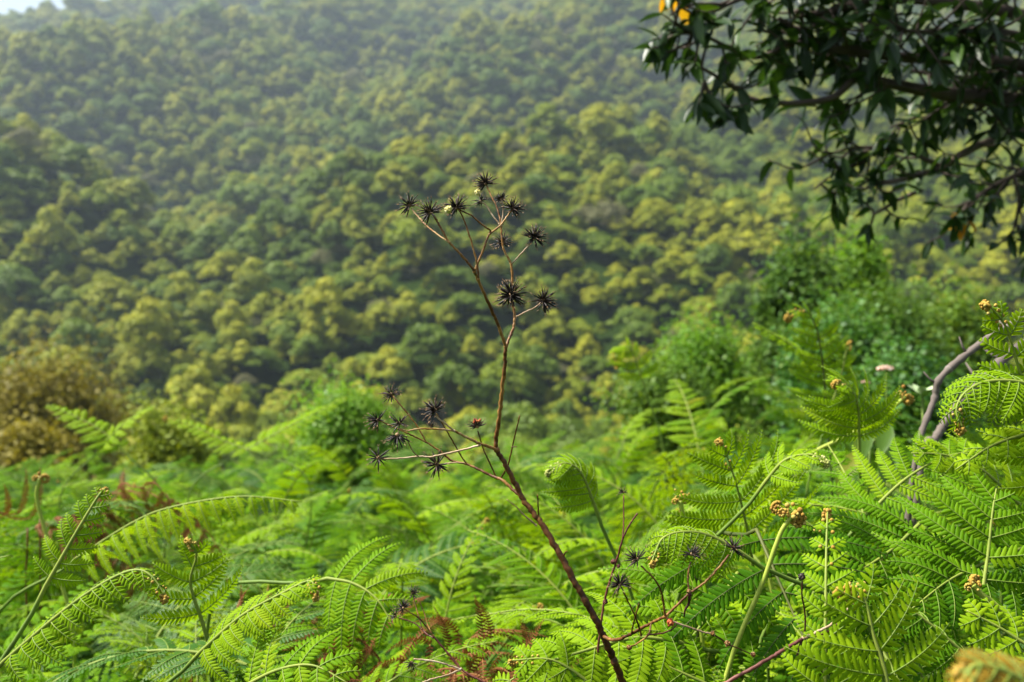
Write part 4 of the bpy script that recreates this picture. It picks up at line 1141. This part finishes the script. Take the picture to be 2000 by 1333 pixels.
shrub("leafy_shrub", "dark bush behind the ferns right of the hooked frond", 1310, 780, 6, 240, 110, "shrub_mid", .045, 2600, 8)

# broad leaved plant and two flower heads in the right ferns
c = at(1690, 900, 1.75); base = np.array([c[0], c[1], float(ground_z(c[0], c[1]))])
th = thing("broadleaf_plant", base, "broad leaved plant with a yellowing leaf among the right ferns", "plant")
gs, gl = G(), G()
for k, (px, py) in enumerate([(1700, 860), (1735, 850), (1680, 905), (1650, 935), (1720, 890), (1690, 850), (1745, 905), (1665, 870)]):
    e = at(px, py, 1.75 + .08 * math.sin(k * 2))
    C = catmull([base, base * .4 + e * .6 + [0, .03, 0], e], 6); gs.tube(C, np.linspace(.004, .002, len(C)), 6, .4)
    X = norm(np.array([rng.normal() * .6, -.5, -.55]))[None]; Y = norm(np.cross([0, -.6, 1.0], X)); Z = np.cross(X, Y)
    gl.stamp(LV, LQ, e[None] + [0, 0, .02], X * .07, Y * .085, Z * .07, [.95 if k == 2 else .2 + .5 * rng.random()])
gs.build("stem", M["stalk"], th, offset=base); gl.build("leaves", M["broad"], th, offset=base)
def flower(label, px, py, d, r, mat, n=26):
    c = at(px, py, d); base = np.array([c[0] + .02, c[1] + .05, float(ground_z(c[0], c[1]))])
    th = thing("wild_flower", base, label, "flower")
    g = G(); C = catmull([base, base * .5 + c * .5 + [.02, 0, 0], c], 6); g.tube(C, np.linspace(.004, .0025, len(C)), 6, .5)
    g.build("stem", M["stalk"], th, offset=base)
    g = G()
    for k in range(n):
        a = k * 2.4; q = math.sqrt((k + .5) / n)
        g.ball(c + np.array([math.cos(a) * q, math.sin(a) * q, .35 * (1 - q * q)]) * r, r * .2, rng.random(), 0, 6, 4)
    g.build("flower_head", M[mat], th, offset=base)
flower("flat pinkish flower head in front of the dark bush", 1730, 722, 2.6, .022, "flower")
flower("small pale flower head under the pinkish one", 1690, 748, 2.4, .011, "flower", 16)
c = at(1802, 778, 2.2); base = np.array([c[0], c[1], float(ground_z(c[0], c[1]))])
th = thing("pale_leaf_plant", base, "plant with a whorl of whitish leaves left of the grey limbs", "plant")
g = G(); g.tube(catmull([base, base * .5 + c * .5 + [.02, 0, 0], c], 6), .0035, 6, .5); g.build("stem", M["stalk"], th, offset=base)
g = G(); n = 9
an = np.arange(n) * 2.4
X = norm(np.stack([np.cos(an), np.sin(an), .9 + .3 * np.cos(an * 3)], 1)); Y = norm(np.cross([0, 0, 1.0], X)); Z = np.cross(X, Y)
g.stamp(LV, LQ, np.repeat(c[None], n, 0), X * .045, Y * .06, Z * .045, rng.random(n)); g.build("leaves", M["white"], th, offset=base)

# ------------------------------------------------------------------ the air
HZ = 0.00052
g = G()
x0, x1, y0, y1, z0, z1 = -950, 950, -240, 1450, -60, 300
g.add([[x0, y0, z0], [x1, y0, z0], [x1, y1, z0], [x0, y1, z0], [x0, y0, z1], [x1, y0, z1], [x1, y1, z1], [x0, y1, z1]],
      [[0, 3, 2, 1], [4, 5, 6, 7], [0, 1, 5, 4], [1, 2, 6, 5], [2, 3, 7, 6], [3, 0, 4, 7]])
m, nt, out = mat_base("haze")
pv = nt.nodes.new("ShaderNodeVolumePrincipled")
pv.inputs["Color"].default_value = (.72, .88, 1, 1)
pv.inputs["Density"].default_value = HZ
pv.inputs["Anisotropy"].default_value = .5
nt.links.new(pv.outputs[0], out.inputs["Volume"])
hz = g.build("haze", m, None, False)
tag(hz, "thin bluish haze filling the valley in front of the hillside", "haze", kind="stuff")
